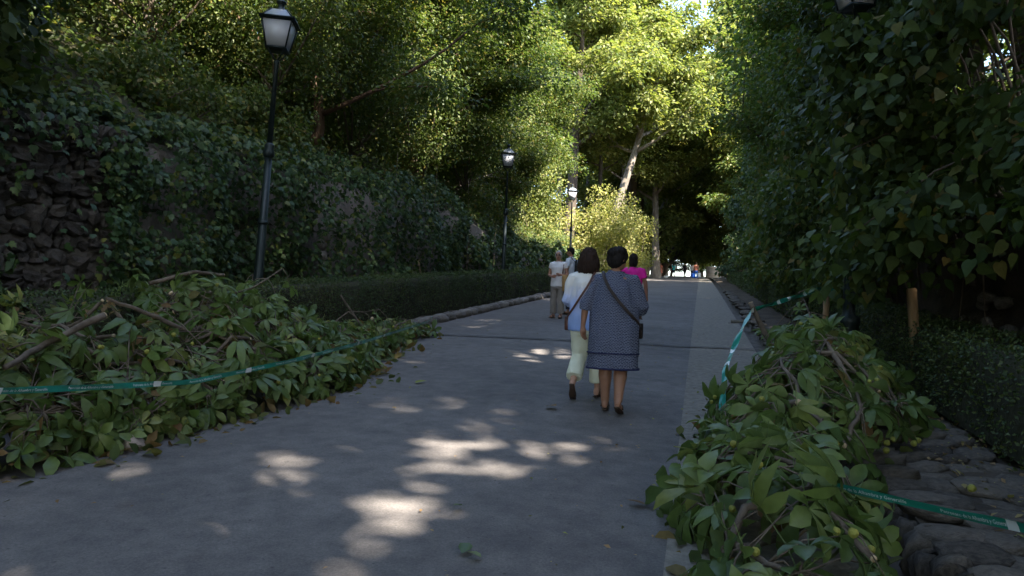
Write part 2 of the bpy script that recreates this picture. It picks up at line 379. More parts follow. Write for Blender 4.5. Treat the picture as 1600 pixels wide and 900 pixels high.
# dry stone edging right of the channel
ROCKE = [rock_mesh(i + 60, M['stone_edge'], .8, 2, 1.1) for i in range(7)]
edg = thing('stone_edging', 'uneven dry stone edging between drainage channel and soil on the right', 'stone edging', (XC2, 0, 0))
y = 2.2
while y < 40:
    L = random.uniform(.16, .38) * (1 if y < 14 else 1.8)
    nr = 4 if y < 9 else 1
    for k in range(nr):
        wx = random.uniform(.22, .42)
        stone(edg, ROCKE, (.10 + .24 * k + random.uniform(-.05, .05), y + L / 2 + random.uniform(-.06, .06), G(y + L / 2) + .035 + random.uniform(-.025, .025)), (wx * .74, L * .82, random.uniform(.07, .11)), (random.uniform(-.12, .12), random.uniform(-.12, .12), random.uniform(-.5, .5)))
    if y < 12:
        for k in range(3):
            stone(edg, ROCKE, (-.03 + random.uniform(-.03, .05), y + L * (k + .5) / 3, G(y) - .08 + random.uniform(-.06, .05)), (.13, L * .26, .2), (random.uniform(-.2, .2), random.uniform(-.4, .3), random.uniform(-.4, .4)))
    y += L
# slab bridging the channel
b = MB(); b.box((0, 0, 0), (.62, .28, .07)); b.box((-.33, -.05, -.06), (.10, .42, .05))
tag(obj('channel_slab', b.mesh('channel_slab'), M['concrete'], None, (1.08, 19.3, G(19.3) + .05)), 'short worn stone slab bridging the drainage channel', 'slab')

# ---- banks
def wall_h(y):
    y = np.asarray(y, float); return 3.35 - 1.3 * np.clip((y - 22) / 12, 0, 1)
def hill_z(X, Y):
    d = np.clip(-7.95 - X, 0, None); return gz(Y) + wall_h(Y) - .15 + .62 * np.minimum(d, 22) + .1 * np.clip(d - 22, 0, None)
def bank_z(X, Y):
    d = np.clip(X - XR - .35, 0, None); return gz(Y) + 2.25 + .75 * np.minimum(d, 16) + .1 * np.clip(d - 16, 0, None)
YH = np.arange(-40, 150, 1.5)
sheet('hillside', -np.concatenate([[7.95, 8.2], np.arange(8.6, 60, 1.4)]), YH, lambda X, Y: hill_z(X, Y) + wob(X, Y, .5, .35) - np.where(X > -8.0, 1.2, 0), M['hill'])
sheet('bank_top', np.concatenate([[XR + .35], np.arange(XR + .6, 50, 1.4)]), YH, lambda X, Y: bank_z(X, Y) + wob(X, Y, .5, .3, 4), M['hill'])

# left retaining wall: core and a field of bare rubble stones
wl = thing('retaining_wall', 'dark rubble stone retaining wall on the left, bare at its near end and under ivy beyond', 'wall', (-7.9, 0, 0))
b = MB(); ys = np.arange(-20, 42, 1.0)
V = []
for yy in ys:
    for x, h in ((0, -.2), (-.02, 1.2), (-.1, float(wall_h(yy)) - .3), (-.5, float(wall_h(yy)) + .02), (-1.5, float(wall_h(yy)) + .1)):
        V.append((x + .1 * noise.noise(Vector((yy * .8, h, 1))), yy, G(yy) + h))
b.add(V, [(i * 5 + j, i * 5 + 5 + j, i * 5 + 6 + j, i * 5 + 1 + j) for i in range(len(ys) - 1) for j in range(4)])
obj('wall_core', b.mesh('wall_core'), M['stone_dark'], wl)
ROCKW = [rock_mesh(i + 40, M['rubble'], .8, 2, 1.5, False) for i in range(8)]
hI = .75
while hI < 3.2:
    hh = random.uniform(.08, .19); yy = 5.75 + random.uniform(0, .2)
    while yy < 8.8:
        L = random.uniform(.09, .34); h2 = hh * random.uniform(.6, 1.35)
        stone(wl, ROCKW, (-.03 + random.uniform(-.035, .035), yy + L / 2, G(yy) + hI + hh / 2 + random.uniform(-.05, .05)), (.12, L * .70, h2 * .76), (random.uniform(-.4, .4), random.uniform(-.2, .2), random.uniform(-.25, .25)))
        yy += L
    hI += hh
# a narrow pale stone showing between the ivy
for k in range(7):
    stone(wl, ROCK, (.5, 13.6 + random.uniform(-.08, .08), G(13.6) + .7 + k * .2), (.13, .18, .15), (random.uniform(-.3, .3),) * 3)

# right bank face: crumbly earth with embedded stones
rb = thing('earth_bank', 'steep dark earth and stone bank face behind the low hedge on the right', 'bank', (XR, 0, 0))
ys = np.concatenate([np.arange(-12, 22, .22), np.arange(22, 70, 1.5)]); hs = np.linspace(-.1, 2.35, 14); V = []
for yy in ys:
    for hI in hs:
        p = Vector((yy * .9, hI * 1.3, 2)); d = .28 * noise.noise(p) + .16 * noise.noise(p * 2.7) + .09 * noise.noise(p * 6.1)
        V.append((.08 * hI + d - .1, yy, G(yy) + hI))
n = len(hs)
b = MB(); b.add(V, [(i * n + j, i * n + 1 + j, i * n + n + 1 + j, i * n + n + j) for i in range(len(ys) - 1) for j in range(n - 1)])
obj('bank_face', b.mesh('bank_face'), M['earth'], rb)
for k in range(80):
    yy = random.uniform(4.5, 12); hI = random.uniform(.3, 2.1); s = random.uniform(.04, .12)
    stone(rb, ROCKD, (.08 * hI - .16 + random.uniform(-.06, .04), yy, G(yy) + hI), (s, s * 1.4, s), (random.uniform(0, 3), random.uniform(0, 3), random.uniform(0, 3)))
for k in range(16):
    yy = random.uniform(5, 12); hI = 2.2; pts = []; x = -.15
    for t in range(7):
        pts.append((x + .08 * noise.noise(Vector((yy, t, 1))) - .04, yy + .25 * noise.noise(Vector((yy * 3, t * .6, 3))), G(yy) + hI - t * random.uniform(.12, .25)))
    b = MB(); b.tube(pts, np.linspace(.02, .006, 7), 5); obj('root', b.mesh('root', True), M['twig'], rb)

# ---- hedges
def hedge(name, label, x0, x1, y0, y1, H, near_side, dens):
    t = thing(name, label, 'hedge', ((x0 + x1) / 2, 0, 0)); cx = (x0 + x1) / 2; hw = (x1 - x0) / 2
    ys = np.arange(y0, y1 + .01, .6); V = []; prof = [(-hw + .06, .12), (-hw + .05, H - .12), (-hw + .14, H - .05), (hw - .14, H - .05), (hw - .05, H - .12), (hw - .06, .12)]
    for yy in ys:
        for x, z in prof: V.append((x + .03 * noise.noise(Vector((yy, z * 3, 1))), yy, G(yy) + z + .02 * noise.noise(Vector((yy, x, 4)))))
    b = MB(); b.add(V, [(i * 6 + j, i * 6 + 1 + j, i * 6 + 7 + j, i * 6 + 6 + j) for i in range(len(ys) - 1) for j in range(5)] + [tuple(range(6)), tuple(len(V) - 1 - i for i in range(6))])
    obj('hedge_core', b.mesh('hedge_core'), M['hill'], t)
    PP, BB = [], []
    for a, c, d, s in dens:                 # y range, leaves per metre, size
        N = int((c - a) * d); yy = rng.uniform(a, c, N); u = rng.random(N)
        front = u < .52; top = (u >= .52) & (u < .86)
        side = np.where(front, near_side, -near_side)
        x = np.where(top, rng.uniform(-hw, hw, N), side * hw); z = np.where(top, H, H * np.sqrt(rng.uniform(.01, 1, N)))
        nn = np.stack([np.where(top, 0, side), np.zeros(N), np.where(top, 1., .25)], 1)
        x0_ = np.stack([x, yy, z], 1); off = .05 * nz3(x0_, 1.3, 2) + .04 * nz3(x0_, 4, 5) + rng.normal(0, .022, N)
        # bare thin spots
        keep = (nz3(x0_, .9, 11) < .33) | (rng.random(N) < .35)
        Pp = x0_ + nn * off[:, None]; Pp[:, 2] += gz(yy)
        nn = nrm(nn + rng.normal(0, .55, (N, 3))); tip = nrm(np.cross(nn, rdir(N)) + nn * .6)
        PP.append(Pp[keep]); BB.append(basis(tip, nn, s * rng.uniform(.7, 1.3, N))[keep])
    PP = np.concatenate(PP); BB = np.concatenate(BB)
    hv = np.clip(.45 + .5 * nz3(PP, .5, 3) + rng.normal(0, .18, len(PP)), 0, .99)
    tag(obj('foliage', scatter(name, T_DIA, PP, BB, hv), M['leaf_box'], t), kind='stuff')
    return t
hedge('box_hedge', 'long clipped dark green box hedge along the left kerb in front of the ivy', -6.95, -6.12, 1.5, 62, 1.06, 1, [(2, 9, 1500, .034), (9, 20, 1900, .034), (20, 34, 900, .05), (34, 62, 350, .08)])
hedge('low_hedge', 'low clipped hedge beside the soil verge on the right of the street', 2.2, 2.95, 3.2, 64, .88, -1, [(3.2, 13, 2300, .034), (13, 30, 900, .05), (30, 64, 350, .08)])

# ---- street lamps
def lamp_proto():
    t = bpy.data.objects.new('street_lamp', None); col.objects.link(t)
    b = MB(); pr = [(0, .16), (.12, .16), (.14, .13), (.75, .12), (.8, .14), (.86, .14), (.9, .085), (1.0, .075), (3.1, .058)]
    b.loft([(0, 0, z, r, r) for z, r in pr], 16); obj('post', b.mesh('post', True), M['iron'], t)
    b = MB(); b.loft([(0, 0, z, r, r) for z, r in [(2.0, .055), (2.03, .085), (2.06, .085), (2.09, .055)]], 16); obj('collar', b.mesh('collar', True), M['iron'], t)
    b = MB(); b.loft([(0, 0, z, r, r) for z, r in [(3.1, .06), (3.13, .09), (3.2, .095), (3.24, .07), (3.3, .085), (3.34, .05)]], 16); obj('collar', b.mesh('collar', True), M['iron'], t)
    b = MB(); b.loft([(0, 0, z, r, r) for z, r in [(3.3, .046), (4.62, .036), (4.66, .05), (4.70, .036)]], 12); obj('upper_post', b.mesh('upper_post', True), M['iron'], t)
    z0, z1, a, c = 4.88, 5.30, .155, .235
    b = MB()
    for sx, sy in ((1, 1), (1, -1), (-1, 1), (-1, -1)):
        b.tube([(0, 0, 4.68), (sx * .05, sy * .05, 4.72), (sx * .10, sy * .10, 4.80), (sx * a * .9, sy * a * .9, z0)], .012, 6)
    b.box((0, 0, z0 - .015), (.33, .33, .025)); obj('bracket', b.mesh('bracket'), M['iron'], t)
    fr = MB()
    for sx, sy in ((1, 1), (1, -1), (-1, 1), (-1, -1)): fr.tube([(sx * a, sy * a, z0), (sx * c, sy * c, z1)], .014, 6)
    for s in (1, -1):
        fr.box((0, s * c, z1), (2 * c, .02, .026)); fr.box((s * c, 0, z1), (.02, 2 * c - .022, .026))
    lan = obj('lantern_frame', fr.mesh('lantern_frame'), M['iron'], t)
    for k in range(4):
        rr = rotm('Z', k * math.pi / 2); ai, ci = a - .006, c - .006
        V = np.array([(-ai, ai, z0 + .012), (ai, ai, z0 + .012), (ci, ci, z1 - .015), (-ci, ci, z1 - .015), (-ai, ai - .006, z0 + .012), (ai, ai - .006, z0 + .012), (ci, ci - .006, z1 - .015), (-ci, ci - .006, z1 - .015)]) @ rr.T
        b = MB(); b.add(V, [(0, 1, 2, 3), (7, 6, 5, 4), (0, 4, 5, 1), (1, 5, 6, 2), (2, 6, 7, 3), (3, 7, 4, 0)]); obj('pane', b.mesh('pane'), M['glass'], lan)
    b = MB(); b.box((0, 0, z1 + .026), (.56, .56, .024)); roof = obj('roof_rim', b.mesh('roof_rim'), M['iron'], t)
    b = MB(); q = lambda r: [(-r, -r), (r, -r), (r, r), (-r, r)]
    V = [(x, y, z1 + .039) for x, y in q(.235)] + [(x, y, z1 + .19) for x, y in q(.12)]
    b.add(V, [(0, 1, 5, 4), (1, 2, 6, 5), (2, 3, 7, 6), (3, 0, 4, 7), (4, 5, 6, 7)]); obj('roof', b.mesh('roof'), M['galv'], t)
    b = MB()
    for sx, sy in ((1, 1), (1, -1), (-1, 1), (-1, -1)): b.tube([(sx * .237, sy * .237, z1 + .04), (sx * .12, sy * .12, z1 + .193)], .011, 5)
    obj('roof_rib', b.mesh('roof_rib'), M['iron'], t)
    b = MB(); b.loft([(0, 0, z1 + z, r, r) for z, r in [(.18, .10), (.22, .09), (.25, .055), (.31, .05), (.33, .085), (.355, .08), (.37, .05), (.40, .03), (.41, .008)]], 14); obj('finial', b.mesh('finial', True), M['iron'], t)
    return t
lp = lamp_proto()
for i, (x, y, lab, tilt, rz) in enumerate([(-6.93, 10.55, 'tall dark green street lamp with frosted lantern, nearest on the left', 2.3, .35),
                                  (-6.95, 26.0, 'street lamp standing between the ivy mound and the far end of the left hedge', .6, .3),
                                  (-6.95, 40.2, 'small far street lamp in sunlight above the heads of the two people talking', 0, .3),
                                  (1.86, 10.3, 'street lamp buried in foliage on the right with only its lantern base showing', 0, .4)]):
    o = lp if i == 0 else copy_tree(lp)
    o.location = (x, y, G(y) - .02); o.rotation_euler = (0, R(tilt), rz); tag(o, lab, 'street lamp', 'street lamps')

# ------------------------------------------------------------------ foliage
IVYL = [leaf_mesh('ivy_leaf', T_IVY, M['leaf_ivy'])]
HEARTL = [leaf_mesh('shrub_leaf', T_HEART, M['leaf_shrub'])]

def leafy_mass(name, label, cat, base, T, mat, P, Nn, size, n_single=0, lm=None, stems=(), droop=.7, spread=.6, group=None, dist=None):
    """foliage over a surface: P world points, Nn outward directions"""
    t = thing(name, label, cat, base, 0, group); N = len(P); base = np.array(base)
    nn = nrm(Nn + rng.normal(0, spread, (N, 3)) + np.array([0, 0, .25])); tip = nrm(np.array([0, 0, -1.]) * droop + Nn * .35 + rng.normal(0, .5, (N, 3)))
    B = basis(tip, nn, size * rng.uniform(.45, 1.4, N)); Q = P - base
    if n_single and lm:
        d = np.linalg.norm(P - np.array([0, 0, 1.55]), axis=1) - rng.uniform(0, 1.5, N)
        # outermost leaves first
        sel = np.zeros(N, bool); sel[np.argsort(d)[:n_single]] = True
        put_leaves(t, lm, mat, Q[sel], B[sel]); Q, B = Q[~sel], B[~sel]
    tag(obj('foliage', scatter(name, T, Q, B), mat, t), kind='stuff')
    for pts, r0, r1 in stems:
        b = MB(); b.tube(np.array(pts) - base, np.linspace(r0, r1, len(pts)), 6); obj('stem', b.mesh('stem', True), M['twig'], t)
    return t

def ivy(name, label, y0, y1, n, size, x_of, h0, h1, single, bare=None):
    yy = rng.uniform(y0, y1, n); hh = h0 + (h1 - h0) * rng.random(n)
    P0 = np.stack([np.zeros(n), yy, hh], 1)
    bl = nz3(P0, .55, 3); b2 = nz3(P0, 1.7, 8)
    depth = np.abs(rng.normal(0, .10, n))
    x = x_of(yy, hh) + .5 * bl + .22 * b2 - depth
    keep = (b2 + .7 * nz3(P0, 3.0, 4) > -.38) | (rng.random(n) < .25)
    keep &= hh < h1 - .45 + .55 * nz3(np.stack([0 * yy, yy, 0 * yy], 1), .45, 9) + .25 * rng.random(n)
    if bare is not None: keep &= ~bare(yy, hh, b2)
    P = np.stack([x, yy, gz(yy) + hh], 1)[keep]
    Nn = nrm(np.stack([np.ones(len(P)), -.3 * np.ones(len(P)), .15 + 0 * P[:, 0]], 1))
    stems = []
    for k in range(4 if y0 > 9 else 0):
        a = random.uniform(y0, y1); hb = h0; stems.append(([(float(x_of(a, hb)) - .05 + .1 * noise.noise(Vector((a, t, 1))), a + .6 * noise.noise(Vector((a, t * .4, 2))), G(a) + hb + (h1 - hb) * t / 7) for t in range(8)], .011, .004))
    return leafy_mass(name, label, 'ivy', (float(x_of((y0 + y1) / 2, 0)), (y0 + y1) / 2, G((y0 + y1) / 2) + h0), T_IVY, M['leaf_ivy'], P, Nn, size, single, IVYL, stems)
wx = lambda y, h: -7.62 + .0 * h - .9 * np.clip((np.asarray(h) - 2.7) / 1.2, 0, 1) ** 2
ivy('ivy_curtain', 'ivy hanging beside the bare stones at the extreme left of the wall', 3.4, 6.6, 2600, .105, wx, .9, 4.2, 220)
ivy('ivy_curtain', 'sparse dark ivy creeping around the bare rubble stones of the wall', 6.4, 9.0, 1500, .10, wx, 1.0, 4.0, 200, lambda y, h, b: (h < 2.8 + .6 * b) & (y > 6.8 + .4 * b) & (y < 8.15 + .4 * b) & (rng.random(len(y)) < .93))
ivy('ivy_curtain', 'dense ivy covering the wall behind the nearest left lamp post', 8.3, 13.7, 8600, .098, wx, .5, 4.0, 300, lambda y, h, b: (y > 13.5) & (h < 1.3))
mx = lambda y, h: -7.25 - .9 * np.clip((np.asarray(h) - 2.4) / 1.6, 0, 1) ** 2 + .25 * np.sin(np.clip((np.asarray(y) - 13.5) / 10, 0, 1) * 3.14)
ivy('ivy_mound', 'bulging dark mound of ivy between the first and second left lamp', 13.15, 22.5, 11600, .095, mx, .3, 4.0, 300)
fx = lambda y, h: -7.45 - .9 * np.clip(np.asarray(h) - 1.9, 0, 2)
ivy('ivy_slope', 'low ivy on the bank at the foot of the second left lamp', 22, 33, 8500, .12, fx, .2, 3.0, 120)
ivy('ivy_slope', 'sunlit ivy bank behind the couple talking at the far left', 33, 56, 7500, .17, fx, .2, 2.6, 0)

# ground cover on the hillside
n = 46000; yy = 3 + 55 * rng.random(n) ** 1.4; xx = -8.0 - 11 * rng.random(n) ** 1.3
P = np.stack([xx, yy, hill_z(xx, yy) + .05 + .28 * np.abs(rng.normal(size=n)) * (.6 + nz3(np.stack([xx, yy, 0 * xx], 1), .8, 6))], 1)
nn = nrm(np.stack([.5 + 0 * xx, -.2 + 0 * xx, .8 + 0 * xx], 1) + rng.normal(0, .5, (n, 3))); tip = nrm(np.cross(nn, rdir(n)) + .2 * nn)
tag(obj('ground_cover', scatter('ground_cover', T_OVAL, P, basis(tip, nn, rng.uniform(.07, .17, n))), M['leaf_tree']), 'trailing green ground cover over the left hillside', 'ground cover', kind='stuff')
n = 9000; yy = 2 + 60 * rng.random(n); xx = XR + .5 + 9 * rng.random(n)
P = np.stack([xx, yy, bank_z(xx, yy) + .05 + .3 * np.abs(rng.normal(size=n))], 1)
nn = nrm(np.array([-.4, -.2, .8]) + rng.normal(0, .5, (n, 3))); tip = nrm(np.cross(nn, rdir(n)))
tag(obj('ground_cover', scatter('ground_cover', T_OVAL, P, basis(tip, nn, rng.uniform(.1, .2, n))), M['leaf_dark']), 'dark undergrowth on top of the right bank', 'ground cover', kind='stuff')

# right bank shrubs: overhanging leafy masses on clumps
def shrub(label, y0, y1, hlo, hhi, n, size, single, T=T_HEART, mat=None, xb=3.0, nclump=60, lm=HEARTL):
    mat = mat or M['leaf_shrub']; cs = []
    for k in range(nclump):
        yy = random.uniform(y0, y1); hh = random.uniform(hlo(yy), hhi)
        x = xb + .10 * (hh - 2) + 1.15 * noise.noise(Vector((yy * .4, hh * .45, 7))) + random.uniform(-.3, .5)
        cs.append((x, yy, G(yy) + hh))
    cs = np.array(cs); idx = rng.integers(0, nclump, n)
    dirs = rdir(n); rad = rng.uniform(.35, .75, nclump)[idx] * rng.random(n) ** .33
    P = cs[idx] + dirs * rad[:, None] * np.array([.8, 1.1, .65])
    Nn = nrm(dirs * .65 + np.array([-.7, -.45, .3]))
    # kept clipped back around the street lantern
    la = np.array([1.86, 10.3, G(10.3) + 5.1]); ld = np.array([-.22, -2.2, -.75]); tt = np.clip((P - la) @ ld / ld.dot(ld), 0, 1); cl = np.linalg.norm(P - la - tt[:, None] * ld, axis=1) > .42
    P, Nn = P[cl], Nn[cl]
    stems = []
    for k in range(12):
        c = cs[random.randrange(nclump)]; r0 = np.array([xb + 1.2, c[1] + random.uniform(-.8, .8), G(c[1]) + 2.3 if hlo(c[1]) > 1 else G(c[1]) + .1])
        m = (c + r0) / 2 + np.array([0, 0, .5]); stems.append(([r0, (r0 + m) / 2, m, (m + c) / 2 + (0, 0, .1), c + (c - m) * .35], .025, .006))
    ym = (y0 + y1) / 2
    return leafy_mass('overhanging_shrub', label, 'shrub', (xb + 1.2, ym, G(ym) + 2.2), T, mat, P, Nn, size, single, lm, stems, droop=.75, spread=.5, group='shrubs on the right bank')
hl1 = lambda y: 1.75 + .25 * math.sin(y * 1.7)
shrub('nearest large leaved shrub hanging over the bare earth bank at the right edge', 4.0, 8.2, hl1, 5.2, 4600, .125, 300, nclump=60, xb=2.85)
shrub('large leaved shrub drooping above the wooden stake on the right', 8.0, 12.2, lambda y: 1.7, 6.6, 9500, .12, 300, nclump=110, xb=2.35)
shrub('leafy branches swallowing the right hand street lamp post', 9.0, 11.3, lambda y: 1.3, 4.6, 5200, .12, 260, nclump=62, xb=2.0)
shrub('dark shrub behind the taped stake on the right', 12, 17.5, lambda y: 1.0, 7.4, 13000, .115, 300, nclump=140, xb=2.3)
shrub('leafy shrub wall over the middle of the low right hedge', 17, 25, lambda y: 1.1, 9, 17000, .13, 200, T_OVAL, M['leaf_tree'], 2.3, 190, [leaf_mesh('shrub_leaf', T_OVAL, M['leaf_tree'])])
shrub('far leafy shrub wall over the end of the low right hedge', 25, 40, lambda y: 1.0, 11, 17000, .17, 0, T_OVAL, M['leaf_tree'], 2.4, 220)
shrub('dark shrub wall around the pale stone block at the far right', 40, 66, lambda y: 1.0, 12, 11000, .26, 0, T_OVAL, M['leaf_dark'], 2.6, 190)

# upper left: bush with larger leaves at the top of the wall
def bush(label, c, r, n, size, mat, T=T_OVAL, single=0, group='bushes on the left bank', name='bank_bush', lm=None, sub=26):
    c = np.array(c, float); cs = c + rdir(sub) * np.array(r) * rng.uniform(.35, .95, (sub, 1)); cs[:, 2] = np.maximum(cs[:, 2], c[2] - r[2] * .7)
    idx = rng.integers(0, sub, n); d = rdir(n); P = cs[idx] + d * (np.min(r) * .55 * rng.random(n) ** .33)[:, None] * np.array([1, 1, .7])
    base = (c[0], c[1], c[2] - r[2]); st = [([(base[0], base[1], base[2]), tuple((np.array(base) + q) / 2 + rng.normal(0, .15, 3)), tuple(q)], .035, .008) for q in cs[:9]]
    return leafy_mass(name, label, 'bush', base, T, mat, P, nrm(d * .6 + np.array([.5, -.3, .35])), size, single, lm, st, droop=.5, spread=.6, group=group)
bush('dense dark bush filling the top left corner behind the wall', (-9.4, 7.2, G(7.2) + 5.6), (1.3, 2.2, 1.5), 5500, .12, M['leaf_dark'])
bush('dark large leaved bush at the upper left corner above the wall', (-8.4, 6.3, G(6.3) + 4.7), (.9, 1.8, 1.3), 3800, .13, M['leaf_shrub'], T_HEART, 250, lm=HEARTL)
bush('yellowish green bush on the bank left of the nearest lamp', (-9.3, 10.8, G(10.8) + 4.5), (1.1, 1.6, .8), 4200, .085, M['leaf_tree'])
bush('low bush on the bank right behind the nearest lantern post', (-9.2, 14.3, G(14.3) + 4.4), (1.0, 1.6, .8), 4000, .09, M['leaf_tree'])
bush('rounded dark bush on the bank behind the second left lamp', (-9.0, 30.5, G(30.5) + 3.6), (1.4, 3.2, 1.6), 7000, .11, M['leaf_tree'])
for i_, (x_, y_, h_, r_, n_, lb_) in enumerate([(-9.3, 14.6, 6.6, (1.5, 1.8, 1.5), 9000, 'airy low foliage just right of the nearest lantern'), (-9.4, 18.6, 6.4, (1.8, 2.6, 2.2), 15000, 'layered fine foliage above the forked reddish trunk'), (-9.4, 23.2, 6.6, (1.9, 2.6, 2.4), 15000, 'layered fine foliage over the ivy mound'), (-9.2, 28.2, 6.6, (1.9, 2.8, 2.4), 14000, 'layered fine foliage left of the second lantern'),
        (-9.2, 34, 6.4, (1.9, 3.2, 3.0), 14000, 'fine foliage right of the second lantern'), (-11.2, 13, 7.6, (1.8, 2.4, 1.8), 10000, 'fine foliage left of the nearest lantern'), (-10.6, 20.5, 9.5, (2.2, 3.6, 2.0), 15000, 'upper fine foliage high over the ivy mound'), (-10.6, 28.5, 10.5, (2.4, 4, 2.4), 15000, 'upper fine foliage high above the second lantern')]):
    bush('understorey sapling, ' + lb_, (x_, y_, G(y_) + h_), r_, n_, .085 if y_ < 22 else .10, M['leaf_tree'], group='saplings on the left bank', name='sapling', sub=34)
bush('bright sunlit bush beyond the third lamp', (-6.4, 47, G(47) + 3.3), (2.2, 3.2, 3.4), 12000, .14, M['leaf_yellow_lit'], sub=26)
bush('sunlit pale bush left of the third lamp', (-10.2, 44, G(44) + 5.4), (2.2, 3.4, 3.2), 9000, .14, M['leaf_far_lit'], sub=36)
bush('sunlit yellow shrub standing above the shoulders of the patterned dress', (-5.2, 55, G(55) + 2.6), (2.0, 3.0, 2.6), 8000, .13, M['leaf_yellow_lit'], sub=36)

# ------------------------------------------------------------------ trees
SPOTS = [(-1.95, 6.05, .36, .80, .88), (-1.82, 5.25, .28, .60, .82), (-1.74, 4.5, .24, .6, .74), (-1.66, 3.7, .22, .5, .56), (-1.05, 4.4, .25, .5, .3), (-2.78, 4.8, .3, .4, .8), (-3.05, 7.3, .30, .36, .88), (-1.17, 5.85, .32, .46, .88), (-.75, 6.25, .25, .34, .75), (-1.05, 5.2, .25, .3, .6),
         (-3.62, 3.6, .2, .7, .45), (-2.36, 11.5, .55, 1.0, .9), (-4.75, 16.4, .8, 1.5, .9), (-.95, 21.3, .9, 1.0, .88), (-3.2, 16.4, .6, .7, .88), (-1.8, 18.8, .6, .6, .7), (-2.4, 25.5, .9, 1.0, .7), (-4.6, 27, .8, 1.5, .75), (-4.2, 10, .3, .5, .7), (-1.0, 10.2, .4, .6, .5)]
rng = np.random.default_rng(3); random.seed(3)
def hole_filter(P):
    """gaps in the canopy: the leaves that would stand between the sun and the lit patches on the street are missing"""
    t = (P[:, 2] - gz(P[:, 1])) / (SUNV[2] - S * SUNV[1]); g = P - SUNV[None] * t[:, None]
    t = (P[:, 2] - gz(g[:, 1])) / SUNV[2]; g = P - SUNV[None] * t[:, None]
    keep = ~((P[:, 1] > 15) & (P[:, 0] < .4) & (P[:, 0] > -8))          # the street corridor stays open further on
    for sx, sy, a, b, st in SPOTS:
        q = ((g[:, 0] - sx) / a) ** 2 + ((g[:, 1] - sy) / b) ** 2
        u = rng.random(len(P)); keep &= ~(((q < .7) & (u < st)) | ((q < 1.3) & (u < st * .85)) | ((q < 3.6) & (u < st * .45)))
    return keep

def limb(p, d, L, r, seed, up=.25, n=7):
    pts = [np.array(p, float)]; d = nrm(d)
    for i in range(n - 1):
        v = np.array(noise.noise_vector(Vector((seed * 1.7, i * .45, seed)))) * .42
        d = nrm(d + v * .5 + np.array([0, 0, up * .25])); pts.append(pts[-1] + d * L / (n - 1))
    return np.array(pts), np.linspace(r, r * .35, n)
def make_tree(seed, H, r0, crown_lo, spread, n_leaf, size, T, lean=(0, 0), n_limb=11, clump=.9, flat=.45, filt=None, loc=None, density_top=1.0, fork=None):
    r = random.Random(seed); wood = MB()
    n = 10; tp = np.array([[lean[0] * (i / (n - 1)) ** 1.2 * H + .25 * noise.noise(Vector((seed, i * .5, 0))), lean[1] * (i / (n - 1)) ** 1.2 * H + .25 * noise.noise(Vector((seed, i * .5, 5))), -.5 + (H * .9 + .5) * i / (n - 1)] for i in range(n)])
    tr = r0 * np.linspace(1, .25, n); tr[0] *= 1.45
    wood.tube(tp, tr, 12)
    cents = []
    for k in range(n_limb):
        f = crown_lo + (1 - crown_lo) * (k + r.random()) / n_limb; i = min(int(f * (n - 1)), n - 2); u = f * (n - 1) - i
        p = tp[i] * (1 - u) + tp[i + 1] * u; a = k * 2.4 + r.uniform(-.5, .5)
        L = spread * r.uniform(.75, 1.15) * (1 - .55 * max(0, (f - crown_lo) / (1 - crown_lo + 1e-6)) ** 2)
        q, rr = limb(p, (math.cos(a), math.sin(a), r.uniform(.1, .7)), L, tr[i] * .5, seed * 10 + k, .3); wood.tube(q, rr, 7)
        for j in range(4):
            m = r.randrange(2, 7); q2, r2 = limb(q[m], nrm(q[m] - q[m - 1]) + np.array([r.uniform(-1, 1), r.uniform(-1, 1), r.uniform(-.5, .4)]), L * r.uniform(.3, .5), rr[m] * .6, seed * 20 + k * 5 + j, -.2, 5); wood.tube(q2, r2, 5)
            cents += [q2[2], q2[4], q2[3]]
        cents += [q[5], q[6], q[4]]
    cents += [tp[-1], tp[-2] + (0, 0, .3)]; cents = np.array(cents); rg = np.random.default_rng(seed)
    idx = rg.integers(0, len(cents), n_leaf); d = nrm(rg.normal(size=(n_leaf, 3)))
    rad = clump * rg.uniform(.6, 1.3, len(cents))[idx] * rg.random(n_leaf) ** .4
    P = cents[idx] + d * rad[:, None] * np.array([1, 1, flat]); P[:, 2] -= .10 * rad ** 2
    if filt is not None: P = P[filt(P + np.array(loc))]
    N = len(P); nn = nrm(np.array([0, 0, 1.]) + rg.normal(0, .55, (N, 3))); tip = nrm(d[:N] * np.array([1, 1, .3]) + np.array([0, 0, -.45]) + rg.normal(0, .35, (N, 3)))
    cm = scatter('crown', T, P, basis(tip, nn, size * rg.uniform(.7, 1.3, N)), rg.random(N))
    return wood.mesh('trunk', True), cm
def plant(meshes, bark, leaf, loc, label, name='tree', group=None, rz=0, sc=1):
    t = thing(name, label, 'tree', loc, rz, group); t.scale = (sc, sc, sc)
    for nm, me, mt in (('trunk', meshes[0], bark), ('crown', meshes[1], leaf)):
        o = obj(nm, me, mt, t)
        o.material_slots[0].link = 'OBJECT'; o.material_slots[0].material = mt
    return t

